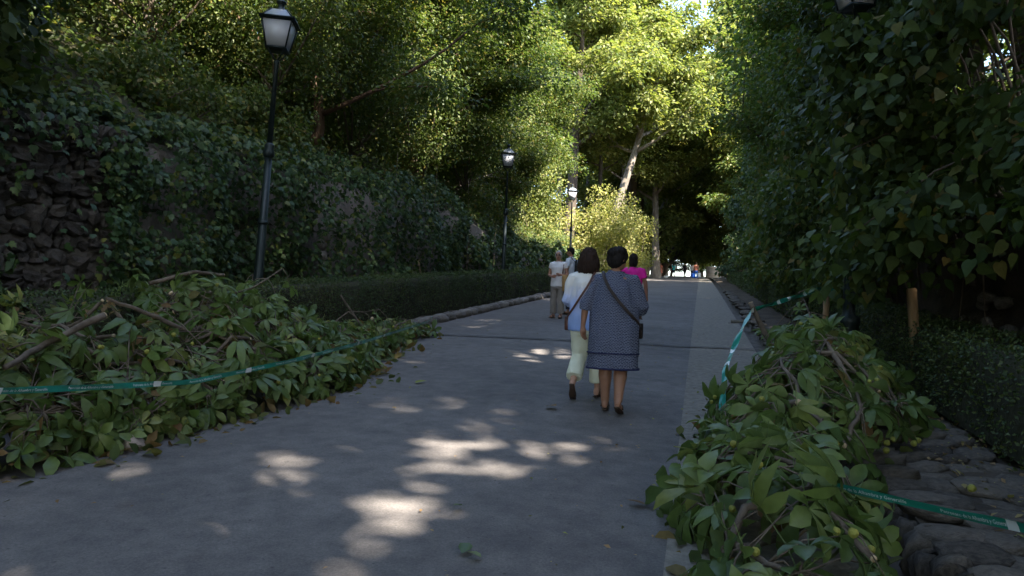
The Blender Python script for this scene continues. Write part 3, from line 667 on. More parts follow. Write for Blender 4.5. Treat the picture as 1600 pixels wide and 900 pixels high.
# canopy trees that shade the near street (mostly above and behind the view)
k = 0
for x, y, H2, sp, nl, lab in [(-11.5, -12, 15, 9, 20000, 'on the left bank behind the viewer'), (-12.4, -1.5, 15, 9, 16000, 'on the left bank level with the viewer'), (-3.2, -22, 19, 11, 24000, 'standing across the street far behind the viewer'),
        (7.5, -15, 20, 9, 30000, 'rearmost on the right bank behind the viewer'), (7.2, -7.5, 21, 9, 32000, 'on the right bank just behind the viewer'), (8.4, .5, 21, 9, 32000, 'on the right bank beside the viewer'), (8, 8.5, 21, 9, 32000, 'on the right bank above the wooden stake'),
        (8.4, 16.5, 20, 8.5, 30000, 'on the right bank above the taped stake'), (7.6, 24.5, 18, 8, 26000, 'on the right bank over the middle of the hedge'), (8.2, 33, 14, 7, 20000, 'on the right bank over the far half of the hedge'), (8, 42, 9, 6.5, 16000, 'on the right bank before the end of the hedge'), (8.4, 51, 8.5, 6.5, 16000, 'on the right bank at the end of the hedge'), (7.5, 76, 10, 8, 18000, 'on the far right bank before the stone block'), (7.5, 88, 10, 8, 18000, 'on the far right bank behind the stone block'), (7.5, 101, 10, 8, 18000, 'on the far right bank near the end of the street'), (7.5, 113, 9, 7, 16000, 'furthest along the right bank')]:
    z = float(hill_z(np.array(x), np.array(y))) if x < -8 else (float(bank_z(np.array(x), np.array(y))) if x > 4 else G(y)); k += 1
    L = (x, y, z)
    plant(make_tree(100 + k, H2, .34, .22, sp, int(nl * 1.08), .40, T_DIA, n_limb=18, clump=1.9, flat=.55, filt=hole_filter, loc=L), M['bark'], M['leaf_tree'], L, 'tall shade tree ' + lab, 'shade_tree', 'shade trees over the near street')

# fine leaved understorey trees of the left bank
U = [make_tree(11 + i, 9.5, .15, .12, 4.0, 52000, .12, T_DIA, lean=(.06, -.03), n_limb=18, clump=.95, flat=.42) for i in range(3)]
for i, (x, y, sc, rz, lab, bk) in enumerate([(-9.7, 17, 1, 0, 'fine leaved tree with forked reddish trunk on the ivy bank right of the nearest lantern', 'bark_red'), (-10.3, 24.2, 1.05, 2.1, 'fine leaved tree above the ivy mound, left of the pair of thick trunks', 'bark'),
     (-10.4, 26.6, 1.1, 4, 'thick reddish trunked tree at the top of the ivy mound', 'bark_red'), (-10.2, 30, 1.1, 1, 'pale trunked tree on the bank left of the second lamp', 'bark_pale'), (-13.4, 15.5, 1.3, 3, 'tall straight grey trunk at the top left of the view', 'bark'),
     (-14.2, 20, 1.25, 5, 'slim dark tree behind the nearest lantern', 'bark'), (-12.4, 21.5, 1.1, .7, 'tree deep in the left bank thicket between nearer trunks', 'bark'), (-13.5, 31, 1.35, 2.6, 'tree high on the left bank behind the second lamp', 'bark'), (-9.6, 36, 1.0, 3.4, 'tree on the left bank just right of the second lamp', 'bark'),
     (-17.5, 25, 1.4, 1.3, 'tree near the crest of the left hillside', 'bark'), (-12.5, 10.3, 1.1, 5.3, 'tree on the left hillside behind the bare wall', 'bark'), (-16.5, 15, 1.4, .3, 'tree on the left crest behind the straight grey trunk', 'bark'), (-11.6, 41.5, 1.1, .9, 'tree behind the sunlit bush on the far left bank', 'bark')]):
    z = float(hill_z(np.array(x), np.array(y)))
    plant(U[i % 3], M[bk], M['leaf_tree'], (x, y, z), lab, 'bank_tree', 'trees on the left bank', rz, sc)
# right bank trees
for i, (x, y, sc, rz, lab) in enumerate([(5.2, 22, 1.25, 1, 'tree on the right bank over the middle of the low hedge'), (5.0, 30, 1.3, 3, 'tree on the right bank, dark trunk left of the lantern in foliage'), (6.2, 39, 1.0, 5, 'tree on the right bank further along the hedge'), (5.4, 50, 1.0, 2, 'tree on the far right bank above the stone block'), (9.5, 26, 1.5, 4, 'tree set back on the right bank'), (5.5, 13, 1.15, .4, 'tree behind the shrub at the taped stake')]):
    plant(U[(i + 1) % 3], M['bark'], M['leaf_dark'] if i == 5 else M['leaf_tree'], (x, y, float(bank_z(np.array(x), np.array(y)))), lab, 'bank_tree', 'trees on the right bank', rz, sc)

# tall trees at the far end
A = make_tree(51, 24, .5, .42, 6.0, 34000, .34, T_DIA, lean=(.03, 0), n_limb=18, clump=1.5, flat=.5)
B_ = make_tree(52, 22, .46, .52, 6.0, 30000, .34, T_DIA, lean=(.24, 0), n_limb=16, clump=1.5, flat=.5)
C_ = make_tree(53, 20, .38, .06, 6.5, 36000, .40, T_DIA, lean=(-.02, 0), n_limb=20, clump=1.8, flat=.55)
D_ = make_tree(54, 23, .26, .40, 3.6, 20000, .30, T_DIA, lean=(.05, 0), n_limb=16, clump=1.2, flat=.7)
for me, x, y, sc, rz, lf, bk, lab in [(A, -10.2, 58, 1, 0, 'leaf_far_lit', 'bark', 'tall tree with upright pale grey trunk above the third lamp'), (B_, -8.2, 62, 1, 0, 'leaf_far_lit', 'bark_pale', 'leaning tree with a sunlit patch on its slanting trunk at the centre'),
        (B_, -6.6, 91, .95, .1, 'leaf_far_lit', 'bark_pale', 'slanting pale forked tree right of the centre'), (C_, -8.6, 98, 1, 1, 'leaf_far_lit', 'bark', 'broad tree at the far end of the street'), (C_, 3.4, 98, 1, 2, 'leaf_far_lit', 'bark', 'tree closing the street behind the far walkers'),
        (C_, -8.0, 84, 1.1, 3, 'leaf_far_lit', 'bark', 'broad tree behind the leaning trunk'), (C_, -15, 70, .75, 4, 'leaf_far_lit', 'bark', 'broad tree left of the upright pale trunk'), (C_, 6.0, 66, .65, 5, 'leaf_tree', 'bark', 'broad tree on the far right bank'),
        (C_, -5, 108, 1.2, .5, 'leaf_far_lit', 'bark', 'far broad tree left of the road end'), (C_, 8, 108, 1.2, 1.5, 'leaf_far_lit', 'bark', 'far broad tree right of the road end'), (C_, 7.5, 82, 1.1, .2, 'leaf_tree', 'bark', 'tree behind the pale stone block'), (A, 3.2, 118, 1, 1, 'leaf_far_lit', 'bark', 'tallest far tree at the end of the street'), (C_, -12, 120, 1.3, 4.4, 'leaf_far_lit', 'bark', 'far tree at the left of the road end'),
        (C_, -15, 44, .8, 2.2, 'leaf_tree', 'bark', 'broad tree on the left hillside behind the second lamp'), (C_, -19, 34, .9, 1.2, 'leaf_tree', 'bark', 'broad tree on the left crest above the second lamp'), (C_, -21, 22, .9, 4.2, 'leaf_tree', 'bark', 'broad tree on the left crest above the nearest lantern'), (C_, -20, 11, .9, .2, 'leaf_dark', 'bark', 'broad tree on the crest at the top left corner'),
        (A, 4.2, 72, 1.0, 2, 'leaf_far_lit', 'bark', 'tall airy tree reaching over the street into the sky gap'), (A, -4.5, 78, .9, 3, 'leaf_far_lit', 'bark_pale', 'tall bright tree behind the leaning trunk'), (C_, 0, 128, 1.3, 5, 'leaf_dark', 'bark', 'dark tree furthest along the street'), (C_, -8, 132, .8, 1, 'leaf_dark', 'bark', 'low dark tree left of the furthest one'), (C_, 7, 131, .8, 3, 'leaf_dark', 'bark', 'low dark tree right of the furthest one'), (D_, -9.2, 66, 1, 1, 'leaf_far_lit', 'bark', 'slim tall tree just left of the leaning trunk'), (D_, -12, 64, 1.05, 2.5, 'leaf_far_lit', 'bark_pale', 'slim tall tree left of the upright trunk'), (D_, -7.2, 73, 1.1, 4, 'leaf_far_lit', 'bark_pale', 'slim tall tree between the leaning and the slanting trunk'), (D_, -6.8, 83, 1.2, 5.5, 'leaf_yellow_lit', 'bark', 'slim sunlit yellow tree right of the leaning trunk'), (D_, -12.5, 80, 1.2, .4, 'leaf_yellow_lit', 'bark', 'slim sunlit yellow tree behind the upright trunk'),
        (A, 4.0, 84, 1.3, 1, 'leaf_far_lit', 'bark', 'very tall tree on the right whose crown closes the sky gap'), (A, -6.9, 76, 1.25, 2, 'leaf_far_lit', 'bark', 'very tall tree behind the leaning trunk, crown in the sky gap'), (C_, -1, 124, .45, 3, 'leaf_dark', 'bark', 'small dense tree at the very end of the street'), (C_, -4.6, 122, .45, 1, 'leaf_dark', 'bark', 'small dense tree left of the one closing the street'), (C_, 2.6, 122, .42, 5, 'leaf_dark', 'bark', 'small dense tree right of the one closing the street')]:
    z = float(hill_z(np.array(x), np.array(y))) - 1.6 if x < -8.3 else (float(bank_z(np.array(x), np.array(y))) - 1 if x > 3.6 else G(y))
    plant(me, M[bk], M[lf], (x, y, z), lab, 'tall_tree', 'tall trees at the far end', rz, sc)

# ------------------------------------------------------------------ heaps of cut branches
PALM = [palm_leaf(i, d, 7 if i % 3 else 5) for i, d in enumerate([.15, .5, .9, .3, 1.2, .7, .05, 1.0])]
FRUIT = None
def fruit_mesh():
    bm = bmesh.new(); bmesh.ops.create_icosphere(bm, subdivisions=2, radius=1)
    for i, v in enumerate(bm.verts): v.co *= 1.12 if i % 4 == 0 else 1.0
    me = bpy.data.meshes.new('chestnut_fruit'); bm.to_mesh(me); bm.free(); me.materials.append(M['fruit']); return me
FRUIT = fruit_mesh()
def lumps(x, y): return 1 + .16 * np.sin(4.1 * x + 2.3 * y) * np.sin(2.9 * y - 1.3 * x + 1) + .12 * np.sin(7.3 * y + 3.1 * x)
def heap_left(x, y):
    e = np.interp(y, [1, 4, 7.4, 9.5, 11, 13.2, 14.2], [-4.45, -4.35, -3.75, -4.25, -4.7, -4.65, -5.2])     # front edge
    H = np.interp(y, [1, 4.5, 6.5, 7.6, 9, 10.5, 12, 14], [.88, .92, 1.04, .94, .58, .34, .34, .14])
    u = np.clip((e - x) / (e + 5.55), 0, 1.25); return np.where(x > e, 0, H * np.sqrt(np.clip(u * (2 - u), 0, 1))) * lumps(x, y)
def heap_right(x, y):
    e = np.interp(y, [2.6, 3.9, 4.8, 5.6, 7, 8.5, 10.5], [.15, .02, -.22, .05, .12, .5, .9]); e2 = np.interp(y, [2.6, 3.6, 4.6, 5.5, 7, 8.5, 10.5], [.82, .84, .92, 1.25, 1.85, 2.1, 1.9])
    H = np.interp(y, [2.6, 4, 5.2, 6.5, 8, 9.5, 10.5], [.3, .42, .55, .78, .74, .6, .2])
    u = np.clip((x - e) / (e2 - e), 0, 1); return H * np.clip(4 * u * (1 - u), 0, 1) ** .6 * lumps(x, y)
def branch(label, group, heap, p0, ang, L, nl, ls, nfill, sprout=0, nf=2):
    """one cut branch lying on the heap; p0 is its cut end"""
    t0 = np.array([p0[0], p0[1], G(p0[1]) + max(.06, float(heap(np.array(p0[0]), np.array(p0[1]))) * random.uniform(.7, 1))])
    t = thing('cut_branch', label, 'branch', t0, 0, group)
    n = 8; pts = []; a = ang
    x, y = p0[0], p0[1]
    for i in range(n):
        hgt = float(heap(np.array(x), np.array(y))) * random.uniform(.8, 1.0) + .03 + sprout * (i / (n - 1)) ** 1.5
        pts.append((x, y, G(y) + hgt)); a += random.uniform(-.3, .3)
        for tr in range(10):                      # stay on the heap
            x2, y2 = x + math.cos(a) * L / (n - 1), y + math.sin(a) * L / (n - 1)
            if sprout > .3 or float(heap(np.array(x2), np.array(y2))) > .16: break
            a += 1.1
        x, y = x2, y2
    pts = np.array(pts); r = random.uniform(.014, .03)
    b = MB(); b.tube(pts - t0, np.linspace(r, .006, n), 6); stem = obj('stem', b.mesh('stem', True), M['twig'], t)
    d0 = nrm(pts[0] - pts[1]); b = MB(); b.tube([pts[0] - t0, pts[0] - t0 + d0 * .012], [r * .93, r * .85], 8); obj('cut_end', b.mesh('cut_end'), M['wood_cut'], stem)
    tw = MB()
    Q = []; 
    for k in range(nl):
        i = random.randrange(2, n); base = pts[i]; off = np.array([random.gauss(0, .26), random.gauss(0, .26)])
        q = base[:2] + off
        for sh_ in range(3):
            if sprout > .3 or float(heap(np.array(q[0]), np.array(q[1]))) > .1: break
            off = off * .45; q = base[:2] + off
        hz = float(heap(np.array(q[0]), np.array(q[1])))
        z = G(q[1]) + max(hz * random.uniform(.6, 1.1), .03) + sprout * (i / (n - 1)) ** 1.5 * random.uniform(.5, 1.1) + .03
        Q.append((q[0], q[1], z)); m = (base + Q[-1]) / 2 + (0, 0, .04)
        tw.tube([base - t0, m - t0, np.array(Q[-1]) - t0], [.007, .005, .003], 4)
    obj('twig', tw.mesh('twig'), M['twig'], t)
    Q = np.array(Q); N = len(Q)
    # face outwards from the heap
    e = .08; gx = (heap(Q[:, 0] + e, Q[:, 1]) - heap(Q[:, 0] - e, Q[:, 1])) / (2 * e); gy = (heap(Q[:, 0], Q[:, 1] + e) - heap(Q[:, 0], Q[:, 1] - e)) / (2 * e)
    nn = nrm(np.stack([-np.clip(gx, -1.6, 1.6), -np.clip(gy, -1.6, 1.6) - .25, np.ones(N)], 1) + rng.normal(0, .55, (N, 3)))
    dh = np.stack([-gx, -gy, 0 * gx - .25], 1); tip = nrm(nrm(dh) * .7 + rng.normal(0, .7, (N, 3)))
    B = basis(tip, nn, ls * rng.uniform(.65, 1.25, N)); put_leaves(t, random.sample(PALM, len(PALM)), None, Q - t0, B)
    # small broken leaf pieces and leaflets between
    if nfill:
        i = rng.integers(1, n, nfill); P = pts[i].copy(); P[:, :2] += rng.normal(0, .22, (nfill, 2)); hz = heap(P[:, 0], P[:, 1]); P[:, 2] = gz(P[:, 1]) + np.maximum(hz * rng.uniform(.35, 1.0, nfill), .02)
        nn = nrm(np.array([.25, -.3, .8]) + rng.normal(0, .6, (nfill, 3))); tip = nrm(np.cross(nn, rdir(nfill)) + .2 * rdir(nfill))
        tag(obj('loose_leaflets', scatter('loose_leaflets', T_OVAL, P - t0, basis(tip, nn, rng.uniform(.05, .16, nfill))), M['leaf_wilted'], t), kind='stuff')
    for k in range(nf):
        q = Q[random.randrange(N)]; o = obj('fruit', FRUIT, None, t, q - t0 + np.array([random.uniform(-.05, .05), -.04, .03])); s = random.uniform(.016, .022); o.scale = (s, s, s)
    return t
random.seed(31); rng = np.random.default_rng(31)
LL = 'cut horse chestnut branch heaped with others against the left hedge'
spec = []
for k in range(56):
    y = 3.45 + 6.9 * (k + random.random()) / 47 if k < 47 else random.uniform(10, 13.2)
    e = float(np.interp(y, [1, 4, 7.4, 9.5, 11, 13.2], [-4.45, -4.35, -3.75, -4.25, -4.7, -4.65]))
    x = random.uniform(-6.0, e - .45) if k % 2 else random.uniform(e - .42, e - .14)
    branch(LL, 'cut branches in the left heap', heap_left, (x, y), random.uniform(0, 6.28) if k % 2 else random.choice((1.45, -1.7)) + random.uniform(-.2, .2), random.uniform(1.0, 1.8) * (1 if y < 10 else .7), 34 if y < 10 else 20, .31, 130, 0, 2)
branch('bare forked cut branch rising above the left heap in front of the ivy', None, heap_left, (-5.7, 8.6), 1.9, 1.3, 9, .3, 0, .75, 1)
branch('cut branch sprig sticking up over the left heap just left of the lamp post', None, heap_left, (-5.8, 7.2), 1.3, 1.4, 12, .34, 0, .7, 1)
branch('bent leafy sprig arching over the hedge right of the nearest lamp post', None, heap_left, (-5.9, 9.0), 1.0, 1.9, 9, .3, 0, .5, 1)
LR = 'cut horse chestnut branch in the heap over the right gutter'
for k in range(30):
    y = random.uniform(3.2, 9.2); e = float(np.interp(y, [2.6, 3.9, 4.8, 5.6, 7, 8.5, 10.5], [.15, .02, -.22, .05, .12, .5, .9])); e2 = float(np.interp(y, [2.6, 3.6, 4.6, 5.5, 7, 8.5, 10.5], [.82, .84, .92, 1.25, 1.85, 2.1, 1.9]))
    x = random.uniform(e + .2, e2 - .15)
    branch(LR, 'cut branches in the right heap', heap_right, (x, y), random.uniform(0, 6.28), random.uniform(.6, 1.3), 18, .37, 30, 0, 2)
branch('leafy cut branch standing up beside the taped stake on the right', None, heap_right, (1.35, 9.2), 1.2, .9, 14, .36, 20, .75, 1)
branch('cut branch with big star leaves at the bottom edge of the picture', None, heap_right, (.75, 3.5), -.4, .7, 9, .40, 10, .1, 2)
# bare limbs showing in the left heap
def limb_obj(name, label, pts, r0, r1, cat, cut=True, mat='twig'):
    t = thing(name, label, cat, pts[0]); pts = np.array(pts, float); b0 = pts[0]
    # resample smoothly
    tt = np.linspace(0, len(pts) - 1, 5 * len(pts)); P = np.stack([np.interp(tt, range(len(pts)), pts[:, k]) for k in range(3)], 1)
    P[1:-1] = (P[:-2] + P[1:-1] * 2 + P[2:]) / 4; P += np.array([[.012 * noise.noise(Vector((i * .7, r0 * 50, k * 9))) for k in range(3)] for i in range(len(P))])
    b = MB(); b.tube(P - b0, np.linspace(r0, r1, len(P)), 8); s = obj('stem', b.mesh('stem', True), M[mat], t)
    if cut:
        d = nrm(P[0] - P[1]); b = MB(); b.tube([P[0] - b0, P[0] - b0 + d * .01], [r0 * .95, r0 * .9], 10); obj('cut_end', b.mesh('cut_end'), M['wood_cut'], s)
    return t
def LH(x, y, h): return (x, y, G(y) + h)
limb_obj('bare_limb', 'curved bare grey limb lying across the middle of the left heap', [LH(-4.75, 6.6, .82), LH(-4.7, 6.1, .78), LH(-4.85, 5.7, .98), LH(-5.0, 5.4, 1.12)], .03, .014, 'branch')
limb_obj('bare_limb', 'straight bare limb low in the left heap under the tape', [LH(-4.55, 6.2, .45), LH(-4.6, 5.6, .55), LH(-4.7, 5.0, .62)], .026, .014, 'branch')
limb_obj('bare_limb', 'bare limb at the left edge of the heap with a pale cut end', [LH(-4.75, 5.1, 1.0), LH(-4.8, 4.6, .82), LH(-4.6, 4.1, .72)], .032, .02, 'branch')
limb_obj('bare_limb', 'broken branch with long pale split end on top of the left heap', [LH(-5.2, 7.3, 1.28), LH(-5.3, 6.9, 1.32), LH(-5.5, 6.5, 1.2)], .018, .022, 'branch')
limb_obj('bare_limb', 'thick sawn log lying by the kerb near the far end of the left heap', [LH(-5.2, 10.9, .22), LH(-5.1, 11.6, .22), LH(-5.2, 12.6, .2)], .085, .07, 'log', True, 'bark')
limb_obj('bare_limb', 'second sawn log beside the kerb with orange cut face', [LH(-4.95, 9.9, .2), LH(-5.15, 10.8, .16)], .07, .06, 'log', True, 'bark')
limb_obj('bare_limb', 'thin bare pole leaning against the front of the box hedge', [LH(-5.45, 11.6, .2), LH(-5.8, 11.3, .85)], .02, .014, 'branch')
limb_obj('bare_limb', 'bare cut limb low on the asphalt side of the right heap', [LH(.12, 3.95, .06), LH(.4, 4.05, .12), LH(.7, 4.3, .2)], .022, .018, 'branch')
limb_obj('bare_limb', 'forked dark limb under the hanging tape on the right', [LH(.2, 7.3, .22), LH(.55, 7.2, .3), LH(.9, 7.5, .5)], .025, .018, 'branch')
limb_obj('leaning_stick', 'leaning bare stick that the tape bends around beside the gutter', [LH(.57, 9.0, 1.06), LH(.7, 9.0, .8), LH(.9, 9.0, .45), LH(1.05, 9.1, .12)], .028, .04, 'stick', True)
# stakes
def stake(label, p, s, H, tilt):
    b = MB(); b.box((0, 0, H / 2), (s, s, H)); b.add([(-s / 2, -s / 2, H), (s / 2, -s / 2, H), (s / 2, s / 2, H), (-s / 2, s / 2, H), (-s * .35, -s * .35, H + .015), (s * .35, -s * .35, H + .015), (s * .35, s * .35, H + .015), (-s * .35, s * .35, H + .015)], [(0, 1, 5, 4), (1, 2, 6, 5), (2, 3, 7, 6), (3, 0, 4, 7), (4, 5, 6, 7)])
    t = thing('wooden_stake', label, 'stake', p); o = obj('shaft', b.mesh('shaft'), M['stake'], t); t.rotation_euler = (0, tilt, .3); return t
M['stake'] = rough_mat('stake_wood', [(.3, (.17, .095, .04)), (.7, (.34, .21, .10))], 6, 8, .8, .3, 40, .004, (1, 1, .2))
stake('pale square wooden stake standing in the low hedge on the right', (2.33, 8.9, G(8.9)), .075, 1.27, R(-5))
stake('weathered stake on the right with the tape end tied around its top', (1.62, 10.7, G(10.7)), .06, 1.22, R(2))

# ------------------------------------------------------------------ barrier tape with printed lettering
TEXT = 'Patronato de la Alhambra y Generalife'
def text_mesh():
    c = bpy.data.curves.new('lettering', 'FONT'); c.body = TEXT; c.size = 1; c.resolution_u = 2
    o = bpy.data.objects.new('lettering_tmp', c); col.objects.link(o)
    dg = bpy.context.evaluated_depsgraph_get(); me = bpy.data.meshes.new_from_object(o.evaluated_get(dg))
    bpy.data.objects.remove(o); return me
TXT = text_mesh()
tv = np.array([v.co[:] for v in TXT.vertices]); tf = [tuple(p.vertices) for p in TXT.polygons]; TW = tv[:, 0].max()
def tape(label, pts, up, wd=.05, sag=0, mirror=False, letters=True, white_at=(), fold=.006):
    pts = np.array(pts, float); seg = np.linalg.norm(np.diff(pts, axis=0), axis=1); D = np.concatenate([[0], np.cumsum(seg)]); n = max(8, int(D[-1] / .06))
    tt = np.linspace(0, D[-1], n); P = np.stack([np.interp(tt, D, pts[:, k]) for k in range(3)], 1)
    for _ in range(2): P[1:-1] = (P[:-2] + 2 * P[1:-1] + P[2:]) / 4
    T = nrm(np.gradient(P, axis=0)); ups = np.stack([np.interp(tt, D, np.array(up, float)[:, k]) for k in range(3)], 1); ups = nrm(ups - T * np.sum(ups * T, 1)[:, None])
    nrmv = np.cross(T, ups); 
    t = thing('barrier_tape', label, 'tape', pts[0]); o0 = pts[0]
    def at(s, v, lift):
        q = np.stack([np.interp(s, tt, P[:, k]) for k in range(3)], 1); u = np.stack([np.interp(s, tt, ups[:, k]) for k in range(3)], 1); m = np.stack([np.interp(s, tt, nrmv[:, k]) for k in range(3)], 1)
        return q + u * v[:, None] + m * (lift + fold * np.sin(s * 9 + v * 60))[:, None] - o0
    b = MB(); k = 5; vs_ = np.linspace(-.5, .5, k) * wd
    V = np.concatenate([at(tt, np.full(n, v), 0) for v in vs_]); b.add(V, [(j * n + i, j * n + i + 1, (j + 1) * n + i + 1, (j + 1) * n + i) for j in range(k - 1) for i in range(n - 1)])
    obj('band', b.mesh('band', True), M['tape_green'], t)
    for s0 in white_at:
        for sgn in (1, -1):
            ss = np.linspace(s0, min(s0 + .07, D[-1]), 4); b = MB(); b.add(np.concatenate([at(ss, np.full(4, v), .0015 * sgn) for v in vs_]), [(j * 4 + i, j * 4 + i + 1, (j + 1) * 4 + i + 1, (j + 1) * 4 + i) for j in range(k - 1) for i in range(3)]); obj('white_block', b.mesh('white_block'), M['tape_white'], t)
    if letters:
        hgt = wd * .62; w_ = TW * hgt; s = .10
        while s + w_ < D[-1] - .05:
            for sgn in (-1,) if not mirror else (1,):
                sx = s + tv[:, 0] * hgt
                me = mesh_np('lettering', at(sx, (tv[:, 1] - .32) * hgt, .002 * (1 if sgn > 0 else 1)), tf); obj('lettering', me, M['tape_white'], t)
            s += w_ + .17
    return t
U3 = lambda a, n: [a] * n
tape('green barrier tape sagging across the front of the left heap of branches', [LH(-3.65, 2.6, .86), LH(-3.70, 3.27, .76), LH(-3.75, 4.05, .65), LH(-3.70, 4.87, .555), LH(-3.62, 6.08, .55), LH(-3.95, 8.20, .47), LH(-4.40, 10.42, .39), LH(-5.20, 13.84, .23), LH(-5.75, 15.6, .18)], U3((.1, 0, 1), 9), .038, white_at=(.5, .62, 1.9, 2.9, 4.1, 5.6, 7.0, 9.4), letters=True)
tape('green and white tape running from the far stake around the leaning stick', [LH(1.75, 10.6, 1.16), LH(1.62, 10.6, 1.22), LH(1.2, 9.9, 1.12), LH(.58, 8.93, .98), LH(.42, 8.2, .78), LH(.26, 7.5, .50), LH(.22, 6.8, .32), LH(.19, 6.2, .13)], [(0, .2, 1), (0, .2, 1), (.2, .5, 1), (.5, .2, .8), (.9, .2, .3), (.9, .2, .4), (1, -.3, .2), (1, .2, .2)], .05, white_at=(.08, .2, .75, 1.2, 1.45, 2.1, 2.75, 3.3, 3.6), letters=False, fold=.012)
tape('green tape with printed white lettering at the bottom right corner over the stones', [LH(.66, 4.56, .29), LH(.70, 4.5, .305), LH(1.24, 4.0, .35), LH(1.35, 3.6, .44), LH(1.5, 3.1, .52), LH(1.75, 2.3, .66)], U3((-.25, -.35, .9), 6), .046, white_at=(0.02, 1.13, 2.2), letters=True, fold=.003)

# ------------------------------------------------------------------ small things on the ground
def loose(name, label, cat, me, mat, p, s, rot, group=None):
    o = obj(name, me, mat, None, p); o.scale = s if hasattr(s, '__len__') else (s, s, s); o.rotation_euler = rot; return tag(o, label, cat, group)
for k, (x, y) in enumerate([(1.42, 6.25), (1.50, 6.4), (1.62, 6.3), (1.68, 6.42), (1.36, 6.0), (1.2, 6.35), (1.62, 5.05)]):
    lab = 'green horse chestnut fruit lying alone on the stones above the lettered tape' if k == 6 else 'green horse chestnut fruit in the cluster beside the pale wood chip'
    loose('chestnut_fruit', lab, 'chestnut', FRUIT, None, (x, y, G(y) + (.17 if k < 6 else .2)), .024, (k, 1, 0), 'loose chestnut fruits')
chip = rock_mesh(77, M['wood_cut'], .8, 1)
loose('wood_chip', 'pale orange wood chip among the chestnuts on the right', 'wood chip', chip, None, (1.3, 6.4, G(6.4) + .2), (.09, .05, .05), (.3, .2, .5))
card = plain('crumpled_paper', (.36, .28, .22), .9, .2, 0, .25, 14, .6)
cm = rock_mesh(91, card, .9, 2)
loose('crumpled_cardboard', 'crumpled beige cardboard scrap at the foot of the left heap', 'cardboard', cm, None, (-4.18, 4.85, G(4.85) + .06), (.12, .16, .09), (.3, .5, .8))
DRY = leaf_mesh('fallen_leaf', T_HEART, M['leaf_dry']); GRN = leaf_mesh('fallen_leaf', T_OVAL, M['leaf_chestnut'])
rz_ = lambda x: .03 * (1 - ((x + 2.9) / 2.9) ** 2)
for k, (x, y, s, lab, me) in enumerate([(-1.13, 3.62, .12, 'green fallen leaf on the asphalt at the bottom centre', GRN), (-1.02, 3.60, .09, 'small green leaf beside the bottom centre leaf', GRN), (-1.35, 4.3, .07, 'tiny yellow green leaf lying alone in mid street', GRN), (-1.45, 7.4, .14, 'dry brown leaf just left of the walking women', DRY), (-3.2, 8.2, .12, 'dry brown leaf near the right end of the left heap', DRY),
                                (-2.85, 6.75, .05, 'small pale leaf scrap on the asphalt left of centre', DRY), (-.3, 4.7, .1, 'dry curled leaf at the tip of the right heap', DRY)]):
    loose('fallen_leaf', lab, 'leaf', me, None, (x, y, G(y) + rz_(x) + .022), s, (R(12) + S, R(8), k * 1.3), 'fallen leaves on the street')
n = 420; yy = 2.5 + 16 * rng.random(n) ** 1.3; xx = rng.uniform(XL + .2, XC - .05, n); edge = rng.random(n) < .45
xx = np.where(edge, rng.normal(-.2, .55, n), xx); xx = np.clip(xx, XL + .1, XC - .03)
P = np.stack([xx, yy, gz(yy) + np.where(xx < XS, .03 * (1 - ((xx + 2.9) / 2.9) ** 2), .012) + .016], 1); nn = nrm(np.array([0, 0, 1.]) + rng.normal(0, .25, (n, 3))); tip = nrm(np.cross(nn, rdir(n)))
tag(obj('leaf_litter', scatter('leaf_litter', T_DIA, P, basis(tip, nn, rng.uniform(.012, .045, n))), M['leaf_dry']), 'tiny pale leaf crumbs scattered over the asphalt', 'leaf litter', kind='stuff')
n = 2600; yy = 2.5 + 12 * rng.random(n); xx = rng.uniform(XC2 + .4, XR, n)
P = np.stack([xx, yy, gz(yy) + .06 + .03 * (xx - XC2) + rng.uniform(0, .05, n)], 1); nn = nrm(np.array([0, 0, 1.]) + rng.normal(0, .35, (n, 3))); tip = nrm(np.cross(nn, rdir(n)))
tag(obj('leaf_litter', scatter('leaf_litter', T_DIA, P, basis(tip, nn, rng.uniform(.02, .07, n))), M['leaf_dry']), 'brown dead leaves on the soil along the right hedge', 'leaf litter', kind='stuff')
b = MB(); b.box((0, 0, .65), (1.75, .8, 1.3)); b.box((0, 0, 1.33), (1.9, .92, .1)); b.box((0, -.02, .1), (1.85, .9, .2)); t = thing('stone_block', 'pale square stone block standing at the far right end of the street', 'stone block', (1.5, 93, G(93)))
obj('block', b.mesh('block'), rough_mat('pale_stone', [(.3, (.34, .29, .25)), (.7, (.5, .44, .39))], 2, 8), t)

